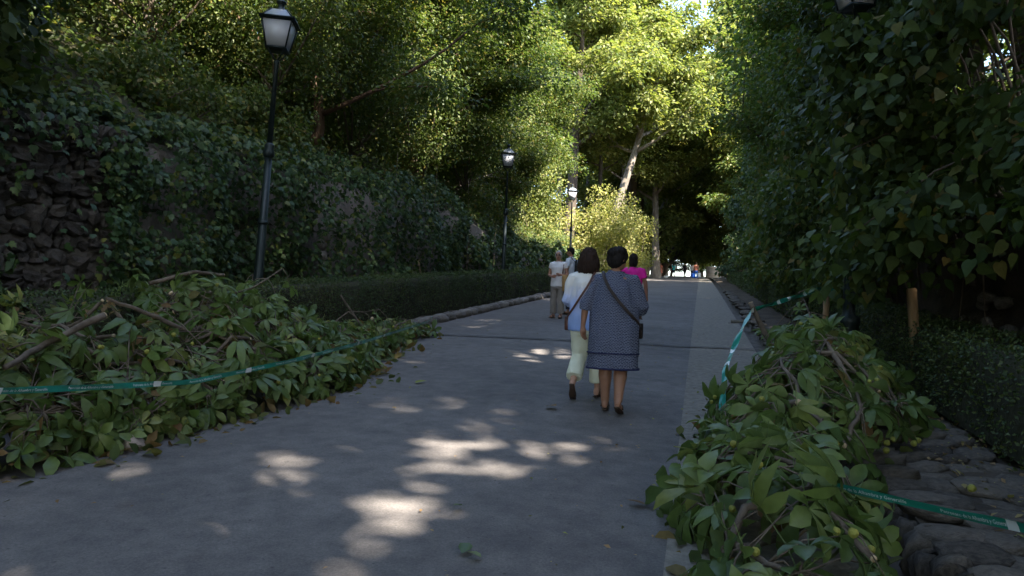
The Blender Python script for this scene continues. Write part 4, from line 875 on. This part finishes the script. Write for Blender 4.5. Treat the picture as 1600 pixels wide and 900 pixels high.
# ------------------------------------------------------------------ people
def remesh(name, mb, voxel, it=4, wr=0.0, wscale=9, seed=0, strand=None):
    tmp = bpy.data.objects.new('tmp', mb.mesh('tmp')); col.objects.link(tmp)
    bmm = bmesh.new(); bmm.from_mesh(tmp.data); bmesh.ops.recalc_face_normals(bmm, faces=bmm.faces); bmm.to_mesh(tmp.data); bmm.free()
    m = tmp.modifiers.new('r', 'REMESH'); m.mode = 'VOXEL'; m.voxel_size = voxel; m.use_smooth_shade = True
    s = tmp.modifiers.new('s', 'SMOOTH'); s.factor = .5; s.iterations = it
    me = bpy.data.meshes.new_from_object(tmp.evaluated_get(bpy.context.evaluated_depsgraph_get())); me.name = name
    old = tmp.data; bpy.data.objects.remove(tmp); bpy.data.meshes.remove(old)
    if wr or strand:
        n = len(me.vertices); co = np.empty(n * 3); no = np.empty(n * 3); me.vertices.foreach_get('co', co); me.vertices.foreach_get('normal', no); co = co.reshape(-1, 3); no = no.reshape(-1, 3)
        if wr: d = np.array([noise.noise(Vector((c[0] * wscale + seed, c[1] * wscale, c[2] * wscale * .55 + .6 * c[0] * wscale))) + .5 * noise.noise(Vector((c[0] * wscale * 2.3, c[1] * wscale * 2.3 + seed, c[2] * wscale))) for c in co]) * wr
        else: d = np.array([noise.noise(Vector((c[0] * 70 + seed, c[1] * 70, c[2] * 9))) for c in co]) * strand
        me.vertices.foreach_set('co', (co + no * d[:, None]).ravel().astype(np.float32)); me.update()
    return me
def skin(c): return plain('skin', c, .5, .4, 0, .1, 12, .1)
def hand(mb, wrist, d, side, palm, r=.0085, curl=.35):
    """palm and five fingers; d along the hand, palm = direction the palm faces"""
    wrist = np.array(wrist, float); d = nrm(d); palm = np.array(palm, float); palm = nrm(palm - d * palm.dot(d)); lat = np.cross(d, palm)
    mb.tube([wrist, wrist + d * .045, wrist + d * .08], [.024, .034, .033], 10, flat=1)
    for k, (o, L) in enumerate([(-.027, .068), (-.009, .078), (.009, .074), (.026, .058)]):
        b0 = wrist + d * .07 + lat * o; p1 = b0 + d * L * .45 + palm * L * curl * .25; p2 = p1 + nrm(d + palm * curl * 1.4) * L * .35; p3 = p2 + nrm(d + palm * curl * 2.6) * L * .25
        mb.tube([wrist + d * .03 + lat * o * .8, b0, p1, p2, p3], [.012, r * 1.1, r, r * .95, r * .7], 8)
    th = -1 * side; b0 = wrist + d * .025 + lat * .02 * th
    mb.tube([b0, b0 + lat * .022 * th + d * .03 + palm * .01, b0 + lat * .03 * th + d * .058 + palm * .018, b0 + lat * .028 * th + d * .078 + palm * .024], [.014, .011, .0095, .007], 8)
def person(label, loc, rz, H, J, skin_c, detail=1, head_yaw=0, head_pitch=0, hair=None, hair_c=(.02, .015, .012), build=1.0, group=None, face=True, head_dx=0.0, leg_w=1.0):
    """J: joints in a 1.65 m figure facing +Y: legs (hip, knee, ankle, toe dir), arms (elbow, wrist, hand dir)"""
    k = H / 1.65; t = thing('person', label, 'person', loc, rz, group); t.scale = (k, k, k)
    mb = MB(); bw = build
    mb.loft([(0, 0, .80, .13 * bw, .10 * bw), (0, 0, .88, .165 * bw, .115 * bw), (0, .0, .97, .155 * bw, .11 * bw), (0, .005, 1.06, .135 * bw, .10 * bw), (0, .005, 1.17, .15 * bw, .11 * bw), (0, 0, 1.28, .165 * bw, .11 * bw), (0, -.005, 1.35, .16 * bw, .09), (0, -.01, 1.39, .10, .065), (0, -.01, 1.42, .058, .055)], 20)
    mb.tube([(0, -.012, 1.37), (0, -.005, 1.44), (head_dx * .8, .005, 1.50)], [.062, .052, .052], 12)
    Rh = rotm('Z', head_yaw) @ rotm('X', head_pitch); hc = np.array([head_dx, .015, 1.545])
    def hp(p): return hc + Rh @ np.array(p, float)
    mb.ellipsoid(hp((0, -.005, .015)), (.073, .092, .10), 16, 11, Rh); mb.ellipsoid(hp((0, .025, -.045)), (.056, .062, .066), 14, 9, Rh)
    mb.tube([hp((0, .085, .02)), hp((0, .10, -.01)), hp((0, .106, -.024)), hp((0, .088, -.034))], [.008, .010, .0125, .010], 8)
    for s in (-1, 1): mb.ellipsoid(hp((s * .074, -.01, 0)), (.012, .02, .032), 8, 6, Rh)
    for s, (hip, knee, ank, toe) in zip((-1, 1), J['legs']):
        hip, knee, ank, toe = map(lambda q: np.array(q, float), (hip, knee, ank, toe)); 
        mb.tube([hip, hip * .6 + knee * .4 + (0, .01, 0), knee * .9 + hip * .1, knee, knee * .7 + ank * .3 + (0, -.015, 0), knee * .35 + ank * .65, ank], np.array([.088, .078, .06, .055, .056, .042, .034]) * (bw * .5 + .5) * leg_w, 12)
        td = nrm(toe); hl = ank - td * .05 + (0, 0, -.045); up = np.cross(np.cross(td, [0, 0, 1.]), td)
        mb.tube([ank, ank * .5 + hl * .5 + (0, 0, -.0), hl + td * .015], [.036, .036, .030], 10); mb.tube([hl, hl + td * .09 + up * .012, hl + td * .16 + up * .002, hl + td * .22, hl + td * .24], [.030, .034, .036, .027, .015], 10, flat=.75)
    for s, (elb, wri, hd, pl) in zip((-1, 1), J['arms']):
        sh = np.array([s * .165 * bw, -.01, 1.335]); elb, wri = np.array(elb, float), np.array(wri, float)
        mb.tube([sh * np.array([.7, 1, 1]), sh, sh * .5 + elb * .5, elb, elb * .6 + wri * .4, wri], [.05, .054, .045, .038, .036, .024], 12)
        if detail: hand(mb, wri, hd, s, pl)
        else: mb.tube([wri, wri + nrm(hd) * .08, wri + nrm(hd) * .15], [.024, .034, .015], 8)
    obj('body', remesh('body', mb, .0075 if detail else .016, 3), skin(skin_c), t)
    if face and detail:
        for s in (-1, 1):
            b = MB(); b.ellipsoid(hp((s * .03, .079, .012)), (.012, .008, .007), 10, 7); obj('eye', b.mesh('eye', True), M['eye'], t)
            b = MB(); b.tube([hp((s * .014, .089, .030)), hp((s * .032, .088, .034)), hp((s * .048, .074, .028))], .0035, 5); obj('eyebrow', b.mesh('eyebrow'), M['hair_dark'], t)
        b = MB(); b.tube([hp((-.022, .076, -.062)), hp((0, .086, -.060)), hp((.022, .076, -.062))], [.004, .007, .004], 7); obj('mouth', b.mesh('mouth', True), M['lip'], t)
    if hair:
        b = MB()
        for c, r in hair: b.ellipsoid(hp(c), r, 14, 10, Rh)
        obj('hair', remesh('hair', b, .008 if detail else .014, 3, strand=.011), rough_mat('hair', [(.3, tuple(np.array(hair_c) * .6)), (.7, tuple(np.array(hair_c) * 1.7))], 30, 4, .75, .6, 90, .006, (1, 1, .12), spec=.15), t)
    t['k'] = k; return t, hp, Rh
M['eye'] = plain('eye', (.10, .08, .07), .2); M['lip'] = plain('lip', (.30, .11, .09), .5); M['hair_dark'] = plain('brow', (.02, .015, .012), .8)
M['leather'] = plain('brown_leather', (.11, .045, .03), .5); M['leather_dark'] = plain('dark_strap', (.035, .022, .016), .6); M['tan'] = plain('straw', (.36, .21, .08), .8, .2, 0, .3, 60, .5)
M['sole'] = plain('sandal_sole', (.06, .035, .022), .7); M['black'] = plain('black_plastic', (.01, .01, .012), .25)
def cloth(name, mb, mat, t, voxel=.011, wr=.006, ws=9, seed=0, it=4): return obj(name, remesh(name, mb, voxel, it, wr, ws, seed), mat, t)
def sleeve(mb, s, J, f0, r0, r1, bw=1.0, sh_r=.062):
    elb, wri = np.array(J['arms'][0 if s < 0 else 1][0], float), np.array(J['arms'][0 if s < 0 else 1][1], float); sh = np.array([s * .165 * bw, -.01, 1.335])
    pts = [sh * np.array([.6, 1, 1]) + (0, 0, .005), sh, sh * .5 + elb * .5]; rr = [sh_r, sh_r * 1.05, (sh_r + r0) / 2]
    if f0 <= .5: pts = pts[:2] + [sh * (1 - f0) + elb * f0]; rr = rr[:2] + [r1]
    elif f0 <= 1: pts += [sh * (1 - f0) + elb * f0]; rr += [r1]
    else: pts += [elb, elb * (2 - f0) + wri * (f0 - 1)]; rr += [r0, r1]
    mb.tube(pts, rr, 14)
def sandals(t, J):
    for (hip, knee, ank, toe) in J['legs']:
        ank = np.array(ank, float); td = nrm(toe); up = np.cross(np.cross(td, [0, 0, 1.]), td); hl = ank - td * .05 + (0, 0, -.045)
        b = MB(); b.tube([hl - td * .035 - up * .03, hl + td * .05 - up * .03, hl + td * .15 - up * .034, hl + td * .25 - up * .03], [.026, .03, .043, .03], 12, flat=.28); s = obj('sandal', b.mesh('sandal', True), M['sole'], t)
        lat = np.cross(td, up); c = hl + td * .13; b = MB(); b.tube([c + lat * .042 - up * .02, c + lat * .03 + up * .028, c + up * .04, c - lat * .03 + up * .028, c - lat * .042 - up * .02], .009, 6, flat=1); obj('strap', b.mesh('strap', True), M['sole'], s)
def legs(lk, la, lt, rk, ra, rt, hx=.088): return [((-hx, 0, .86), lk, la, lt), ((hx, 0, .86), rk, ra, rt)]
FW = (0, 1, 0)
stand = legs((-.09, .02, .47), (-.095, -.01, .085), (-.12, 1, 0), (.09, .02, .47), (.1, -.01, .085), (.15, 1, 0))

# -- woman with the pale blue shirt and cream trousers, walking away
Jb = dict(legs=legs((-.085, .03, .46), (-.10, -.20, .17), (-.1, .75, -.72), (.10, .13, .47), (.11, .14, .085), (.15, 1, 0)), arms=[((-.25, .0, 1.08), (-.19, .18, .98), (.3, 1, .1), (0, 0, -1)), ((.24, .05, 1.07), (.16, .22, 1.0), (-.2, 1, 0), (0, 0, -1))])
LOCB = (-1.18, 8.05, G(8.05) + .03)
hairB = [(c_, tuple(np.array(r_) * (1.1, 1.05, 1.08))) for c_, r_ in [((0, -.015, .03), (.088, .102, .105)), ((0, -.045, -.02), (.10, .085, .11)), ((-.055, -.035, -.085), (.06, .07, .085)), ((.065, -.03, -.085), (.062, .072, .085)), ((0, -.06, -.085), (.09, .06, .085)), ((.085, .01, -.06), (.032, .06, .09)), ((-.075, .0, -.05), (.03, .05, .09))]]
pb, hp, Rh = person('person walking away in a loose white and pale blue shirt and cream trousers', LOCB, R(-4), 1.60, Jb, (.45, .25, .17), hair=hairB, hair_c=(.026, .015, .011), head_yaw=R(-18), head_pitch=R(-6))
def shirt_mat():
    m = rough_mat('dyed_shirt', [(.35, (.9, .9, .9)), (.65, (1, 1, 1))], 6, 5, .85, .3, 60, .003); n, l = m.node_tree.nodes, m.node_tree.links; b = n['Principled BSDF']
    tc = n.new('ShaderNodeTexCoord'); sp = n.new('ShaderNodeSeparateXYZ'); l.new(tc.outputs['Object'], sp.inputs[0]); nz = n.new('ShaderNodeTexNoise'); nz.inputs['Scale'].default_value = 7; l.new(tc.outputs['Object'], nz.inputs['Vector'])
    ad = n.new('ShaderNodeMath'); ad.operation = 'MULTIPLY_ADD'; ad.inputs[1].default_value = .30; l.new(nz.outputs[0], ad.inputs[0]); l.new(sp.outputs['Z'], ad.inputs[2])
    mr = n.new('ShaderNodeMapRange'); mr.inputs[1].default_value = .85; mr.inputs[2].default_value = 1.5; l.new(ad.outputs[0], mr.inputs[0])
    r = ramp(n, [(0, (.22, .33, .66)), (.35, (.36, .47, .78)), (.62, (.50, .56, .80)), (.82, (.76, .73, .72)), (1, (.80, .76, .70))]); l.new(mr.outputs[0], r.inputs[0]); l.new(r.outputs[0], b.inputs['Base Color']); return m
b = MB(); b.loft([(0, .01, .74, .222, .165), (0, .005, .86, .222, .16), (0, 0, 1.0, .205, .15), (0, 0, 1.15, .20, .145), (0, 0, 1.28, .195, .135), (0, -.005, 1.36, .165, .10), (0, -.008, 1.40, .10, .075), (0, -.005, 1.425, .072, .07)], 22)
for s in (-1, 1): sleeve(b, s, Jb, 1.45, .058, .05, sh_r=.072)
cloth('shirt', b, shirt_mat(), pb, wr=.018, ws=8, seed=3)
b = MB(); b.loft([(0, -.01, 1.385, .085, .072), (0, -.008, 1.42, .078, .068), (0, -.006, 1.435, .07, .062)], 18); obj('collar', b.mesh('collar', True), plain('cream_collar', (.74, .68, .58), .85), pb)
cream = plain('cream_cotton', (.68, .68, .52), .85, .2, 0, .06, 10, .3)
b = MB(); b.loft([(0, 0, .70, .17, .13), (0, 0, .80, .185, .135), (0, 0, .9, .18, .13), (0, 0, .97, .16, .12)], 20)
for (hip, knee, ank, toe) in Jb['legs']:
    hip, knee, ank = map(np.array, (hip, knee, ank)); b.tube([hip + (0, 0, -.02), hip * .5 + knee * .5, knee, knee * .55 + ank * .45, knee * .2 + ank * .8], [.112, .106, .09, .086, .093], 16)
cloth('trousers', b, cream, pb, wr=.018, ws=8, seed=8, it=2); sandals(pb, Jb)
def strap_thing(label, person_o, path, r, mat, bagc=None, bagr=None, bagmat=None, cat='bag', name='crossbody_bag'):
    Mx = Matrix.Translation(person_o.location) @ Matrix.Rotation(person_o.rotation_euler.z, 4, 'Z') @ Matrix.Scale(person_o['k'], 4)
    t = thing(name, label, cat, person_o.location, person_o.rotation_euler.z); t.scale = person_o.scale
    P = np.array(path, float); tt = np.linspace(0, len(P) - 1, 6 * len(P)); Q = np.stack([np.interp(tt, range(len(P)), P[:, k]) for k in range(3)], 1)
    for _ in range(4): Q[1:-1] = (Q[:-2] + 2 * Q[1:-1] + Q[2:]) / 4
    b = MB(); b.tube(Q, r, 8, flat=.35); obj('strap', b.mesh('strap', True), mat, t)
    if bagc is not None:
        b = MB(); x, y, z = bagc; rx, ry, rz2 = bagr; b.loft([(x, y, z + rz2 * q, rx * f, ry * f) for q, f in ((-1, .7), (-.9, .95), (0, 1), (.8, .97), (1, .85))], 16, 4); obj('pouch', b.mesh('pouch', True), bagmat or mat, t)
    return t
strap_thing('reddish brown crossbody strap and small bag on the pale blue shirt', pb, [(.10, .08, 1.40), (.10, -.02, 1.44), (.085, -.10, 1.39), (.04, -.152, 1.27), (-.05, -.166, 1.12), (-.15, -.135, .97), (-.225, -.03, .90), (-.23, .04, .86)], .014, M['leather'], (-.235, .10, .82), (.04, .09, .08))

# -- woman with the patterned navy dress
Jc = dict(legs=legs((-.08, .09, .46), (-.075, .10, .085), (-.05, 1, 0), (.085, .02, .46), (.075, -.14, .115), (.1, .9, -.32)), arms=[((-.29, -.04, 1.07), (-.315, -.01, .85), (.05, .12, -1), (.7, -.5, 0)), ((.28, .02, 1.06), (.24, .18, .96), (-.3, 1, 0), (0, 0, -1))])
LOCC = (-.82, 7.42, G(7.42) + .03)
hairC = [(c_, tuple(np.array(r_) * (1.12, 1.05, 1.06))) for c_, r_ in [((0, -.012, .032), (.086, .103, .098)), ((0, -.055, -.005), (.086, .07, .088)), ((0, -.09, .055), (.06, .05, .05)), ((.03, -.03, .075), (.07, .07, .05)), ((0, -.06, -.06), (.062, .045, .04))]]
pc, hp, Rh = person('person in a knee length navy patterned dress with dark hair, walking away and looking right', LOCC, R(2), 1.61, Jc, (.30, .15, .09), hair=hairC, hair_c=(.014, .011, .010), head_yaw=R(-38), head_pitch=R(-5), build=1.05, head_dx=.028, leg_w=1.22)
def dress_mat():
    m = bpy.data.materials.new('navy_print'); n, l, b = nodes_of(m); tc = n.new('ShaderNodeTexCoord'); mp = n.new('ShaderNodeMapping'); l.new(tc.outputs['Object'], mp.inputs[0]); mp.inputs['Rotation'].default_value = (R(90), 0, 0)
    wv = n.new('ShaderNodeTexBrick'); wv.inputs['Scale'].default_value = 30; wv.inputs['Mortar Size'].default_value = .10; wv.inputs['Brick Width'].default_value = .9; wv.inputs['Row Height'].default_value = .42
    nz = n.new('ShaderNodeTexNoise'); nz.inputs['Scale'].default_value = 16; l.new(tc.outputs['Object'], nz.inputs['Vector'])
    mxv = n.new('ShaderNodeMix'); mxv.data_type = 'VECTOR'; mxv.inputs[0].default_value = .03; l.new(mp.outputs[0], mxv.inputs[4]); l.new(nz.outputs['Color'], mxv.inputs[5]); l.new(mxv.outputs[1], wv.inputs['Vector'])
    wv.inputs['Color1'].default_value = (.012, .018, .045, 1); wv.inputs['Color2'].default_value = (.022, .032, .075, 1); wv.inputs['Mortar'].default_value = (.165, .175, .23, 1)
    l.new(wv.outputs[0], b.inputs['Base Color']); b.inputs['Roughness'].default_value = .9; b.inputs['Specular IOR Level'].default_value = .15; return m
navy = plain('navy_trim', (.012, .016, .06), .85); dm = dress_mat()
b = MB(); b.loft([(0, -.005, .435, .265, .185), (0, -.005, .5, .262, .185), (0, -.005, .62, .255, .185), (0, -.005, .80, .25, .182), (0, 0, .95, .245, .175), (0, 0, 1.1, .228, .16), (0, 0, 1.22, .205, .148), (0, -.005, 1.31, .172, .12), (.006, -.012, 1.365, .125, .095), (.012, -.012, 1.41, .092, .084), (.012, -.01, 1.432, .078, .074)], 24, 2.15)
for s in (-1, 1): sleeve(b, s, Jc, 1.2 if s < 0 else 1.35, .064, .062, 1.02, .068)
dr = cloth('dress', b, dm, pc, wr=.019, ws=6.5, seed=5, it=3)
b = MB(); b.loft([(0, -.005, .428, .272, .192), (0, -.005, .446, .272, .192)], 40, 2.3); obj('hem', b.mesh('hem', True), navy, dr)
b = MB(); b.loft([(0, -.005, .585, .268, .197), (0, -.005, .597, .268, .197)], 40, 2.3); obj('seam_band', b.mesh('seam_band', True), navy, dr)
sandals(pc, Jc)
strap_thing('dark crossbody strap and bag worn across the back of the navy dress', pc, [(-.12, .09, 1.38), (-.125, -.02, 1.425), (-.11, -.12, 1.37), (-.05, -.175, 1.25), (.05, -.19, 1.12), (.16, -.165, 1.0), (.255, -.06, .90), (.27, .05, .84)], .016, M['leather_dark'], (.25, .17, .82), (.04, .08, .08))

# -- magenta person ahead of them
Jm = dict(legs=legs((-.09, .10, .47), (-.09, .12, .085), (0, 1, 0), (.09, .0, .47), (.09, -.15, .12), (.1, .9, -.3)), arms=[((-.24, .0, 1.06), (-.22, .14, .9), (0, .6, -.8), (1, 0, 0)), ((.25, -.04, 1.07), (.27, .02, .84), (0, .1, -1), (-1, 0, 0))])
pm, hp, Rh = person('person in a bright magenta top and jeans, half hidden ahead of the navy dress', (-1.22, 14.0, G(14) + .03), R(0), 1.60, Jm, (.28, .13, .08), hair=[((0, -.015, .03), (.086, .10, .10)), ((0, -.04, -.05), (.085, .07, .11))], hair_c=(.015, .012, .01), build=1.05)
b = MB(); b.loft([(0, 0, .84, .19, .14), (0, 0, 1.0, .18, .135), (0, 0, 1.2, .19, .135), (0, 0, 1.31, .19, .12), (0, -.008, 1.385, .10, .08), (0, -.008, 1.41, .07, .065)], 20)
for s in (-1, 1): sleeve(b, s, Jm, .55, .06, .062, 1.05, .07)
cloth('top', b, plain('magenta', (.72, .012, .30), .8), pm, wr=.006)
def trousers(t, J, mat, r=(.10, .085, .07, .062), f=.9, seed=0):
    b = MB(); b.loft([(0, 0, .72, .165, .125), (0, 0, .86, .175, .128), (0, 0, .96, .16, .118)], 18)
    for (hip, knee, ank, toe) in J['legs']:
        hip, knee, ank = map(np.array, (hip, knee, ank)); b.tube([hip, hip * .5 + knee * .5, knee, knee * (1 - f) + ank * f], r, 14)
    return cloth('trousers', b, mat, t, wr=.007, seed=seed)
jeans = plain('jeans', (.04, .06, .13), .9); trousers(pm, Jm, jeans); sandals(pm, Jm)

# -- standing woman in white and man beside her
Ja = dict(legs=stand, arms=[((-.23, -.02, 1.08), (-.15, .18, 1.06), (.7, .5, .1), (0, -1, .3)), ((.24, -.02, 1.07), (.10, .20, 1.02), (-.8, .4, .1), (0, -1, .3))])
pa, hp, Rh = person('person with short grey hair, white blouse and grey trousers standing by the left kerb', (-3.47, 18.4, G(18.4) + .03), R(172), 1.68, Ja, (.42, .22, .15), hair=[((0, -.02, .035), (.085, .095, .095)), ((-.06, .0, .0), (.025, .05, .06)), ((.06, 0, 0), (.025, .05, .06)), ((0, -.055, -.03), (.07, .05, .06))], hair_c=(.30, .29, .28), head_yaw=R(8))
b = MB(); b.loft([(0, 0, .78, .19, .14), (0, 0, .95, .18, .135), (0, 0, 1.12, .172, .13), (0, .01, 1.25, .18, .135), (0, 0, 1.33, .18, .11), (0, -.008, 1.385, .10, .08), (0, -.008, 1.40, .075, .068)], 20)
for s in (-1, 1): sleeve(b, s, Ja, .42, .06, .066, 1.0, .066)
cloth('blouse', b, plain('white_blouse', (.74, .70, .69), .85), pa, wr=.009)
trousers(pa, Ja, plain('grey_linen', (.22, .19, .165), .9), (.10, .09, .082, .085), .93, 4); sandals(pa, Ja)
b = MB()
for s in (-1, 1): b.ellipsoid(hp((s * .031, .088, .012)), (.026, .008, .02), 12, 8, Rh)
b.tube([hp((-.01, .094, .016)), hp((.01, .094, .016))], .004, 6)
for s in (-1, 1): b.tube([hp((s * .056, .08, .014)), hp((s * .078, 0, .014))], .003, 6)
tag(obj('sunglasses', b.mesh('sunglasses', True), M['black'], None, pa.location), 'dark sunglasses on the grey haired person in white', 'sunglasses'); o = bpy.data.objects['sunglasses']; o.rotation_euler.z = R(172); o.scale = pa.scale
bagA = strap_thing('tan straw shoulder bag hanging beside the white blouse', pa, [(-.15, .10, 1.08), (-.155, .06, 1.36), (-.15, -.05, 1.37), (-.2, -.06, 1.15), (-.24, .0, 1.02)], .012, M['leather'], (-.235, .10, .86), (.07, .13, .20), M['tan'], 'bag', 'shoulder_bag')
Jn = dict(legs=stand, arms=[((-.25, .0, 1.07), (-.22, .18, .95), (0, 1, -.2), (1, 0, 0)), ((.25, .0, 1.07), (.2, .2, .98), (0, 1, 0), (-1, 0, 0))])
pn, hp, Rh = person('person with short dark hair and white shirt facing the grey haired one', (-3.40, 19.8, G(19.8) + .03), R(78), 1.79, Jn, (.34, .17, .10), hair=[((0, -.015, .045), (.082, .098, .085)), ((0, .045, .09), (.06, .05, .03)), ((0, -.06, .0), (.07, .045, .07)), ((-.07, -.01, .02), (.014, .03, .04)), ((.07, -.01, .02), (.014, .03, .04))], hair_c=(.014, .012, .011), build=1.06, head_pitch=R(-8))
b = MB(); b.loft([(0, 0, .82, .18, .135), (0, 0, 1.0, .175, .13), (0, 0, 1.2, .19, .135), (0, 0, 1.31, .19, .12), (0, -.008, 1.385, .10, .08), (0, -.006, 1.43, .068, .064)], 20)
for s in (-1, 1): sleeve(b, s, Jn, .6, .06, .064, 1.06, .068)
cloth('shirt', b, plain('white_shirt', (.72, .74, .80), .85), pn, wr=.007); trousers(pn, Jn, plain('dark_trousers', (.03, .032, .045), .9), seed=9); sandals(pn, Jn)
t = thing('backpack', 'dark backpack worn by the person in the white shirt', 'backpack', pn.location, R(78)); t.scale = pn.scale
b = MB(); b.loft([(0, -.20, z, .13 * f, .07 * f) for z, f in ((.95, .85), (1.0, 1), (1.2, 1), (1.32, .9), (1.36, .6))], 16, 3); obj('pack', b.mesh('pack', True), M['black'], t)
for s in (-1, 1):
    b = MB(); b.tube([(s * .11, -.15, 1.3), (s * .115, -.06, 1.41), (s * .115, .06, 1.395), (s * .12, .14, 1.25), (s * .14, .13, 1.08), (s * .15, -.02, 1.0), (s * .11, -.14, 1.0)], .018, 8, flat=.4); obj('strap', b.mesh('strap', True), M['black'], t)

# -- far walkers
def far(label, x, y, rz, H, top_c, leg_c, hair_c, dress=False, J=None):
    J = J or dict(legs=legs((-.09, .1, .47), (-.09, .14, .085), (0, 1, 0), (.09, 0, .47), (.09, -.14, .1), (0, 1, 0)), arms=[((-.25, 0, 1.07), (-.26, .1, .86), (0, .2, -1), (1, 0, 0)), ((.25, 0, 1.07), (.26, -.05, .85), (0, 0, -1), (1, 0, 0))])
    t, hp, Rh = person(label, (x, y, G(y) + .02), rz, H, J, (.36, .19, .13), 0, hair=[((0, -.015, .03), (.088, .10, .10)), ((0, -.05, -.04), (.08, .06, .09))], hair_c=hair_c, group='far walkers')
    b = MB()
    if dress: b.loft([(0, 0, .5, .24, .19), (0, 0, .8, .2, .16), (0, 0, 1.06, .16, .125), (0, 0, 1.25, .18, .13), (0, 0, 1.36, .14, .09)], 16)
    else: b.loft([(0, 0, .85, .185, .14), (0, 0, 1.1, .175, .13), (0, 0, 1.3, .19, .125), (0, 0, 1.39, .10, .08)], 16)
    for s in (-1, 1): sleeve(b, s, J, .5, .06, .062)
    cloth('dress' if dress else 'top', b, plain('far_top', top_c, .85), t, .018, 0.004)
    if not dress:
        b = MB(); b.loft([(0, 0, .72, .165, .125), (0, 0, .86, .175, .128), (0, 0, .93, .16, .118)], 14)
        for (hip, knee, ank, toe) in J['legs']: b.tube([hip, knee, np.array(knee) * .1 + np.array(ank) * .9], [.10, .08, .07], 10)
        cloth('trousers', b, plain('far_trousers', leg_c, .9), t, .018, .003)
    return t
far('far person in a coral patterned dress on the left side of the street', -4.3, 84, R(180), 1.65, (.5, .17, .12), None, (.05, .03, .02), True)
far('far person in a turquoise top beside the coral dress', -3.1, 90, R(30), 1.65, (.03, .30, .32), (.03, .03, .04), (.03, .02, .015))
far('far person in dark clothes in the shade at the road end', -1.8, 92, R(150), 1.68, (.02, .02, .025), (.015, .015, .02), (.02, .015, .012))
far('far person in a white top in the shade at the road end', -1.0, 93, R(200), 1.66, (.6, .6, .62), (.03, .03, .04), (.05, .04, .03))
far('far person with rust top and blue trousers walking on the concrete strip', -.42, 75.5, R(0), 1.68, (.38, .13, .08), (.03, .12, .42), (.03, .02, .015))
def far_bag(label, x, y, h, c, r):
    b = MB(); b.loft([(0, 0, z * r[2], r[0] * f, r[1] * f) for z, f in ((0, .85), (.1, 1), (.8, .95), (1, .7))], 12, 4); t = thing('carrier_bag', label, 'bag', (x, y, G(y) + h)); obj('pouch', b.mesh('pouch', True), plain('bag_cloth', c, .8), t)
    b = MB(); b.tube([(-r[0] * .5, 0, r[2]), (-r[0] * .3, 0, r[2] + .16), (r[0] * .3, 0, r[2] + .16), (r[0] * .5, 0, r[2])], .012, 6); obj('handle', b.mesh('handle', True), plain('bag_handle', c, .8), t)
far_bag('white carrier bag held by the far person in blue trousers', -.13, 75.5, .25, (.7, .7, .72), (.16, .09, .42))
far_bag('blue bag held on the left of the far person in blue trousers', -.72, 75.5, .2, (.02, .10, .45), (.15, .1, .42))
far_bag('small white bag on the ground beside the far coral dress', -3.7, 84, .03, (.75, .75, .75), (.22, .14, .22))
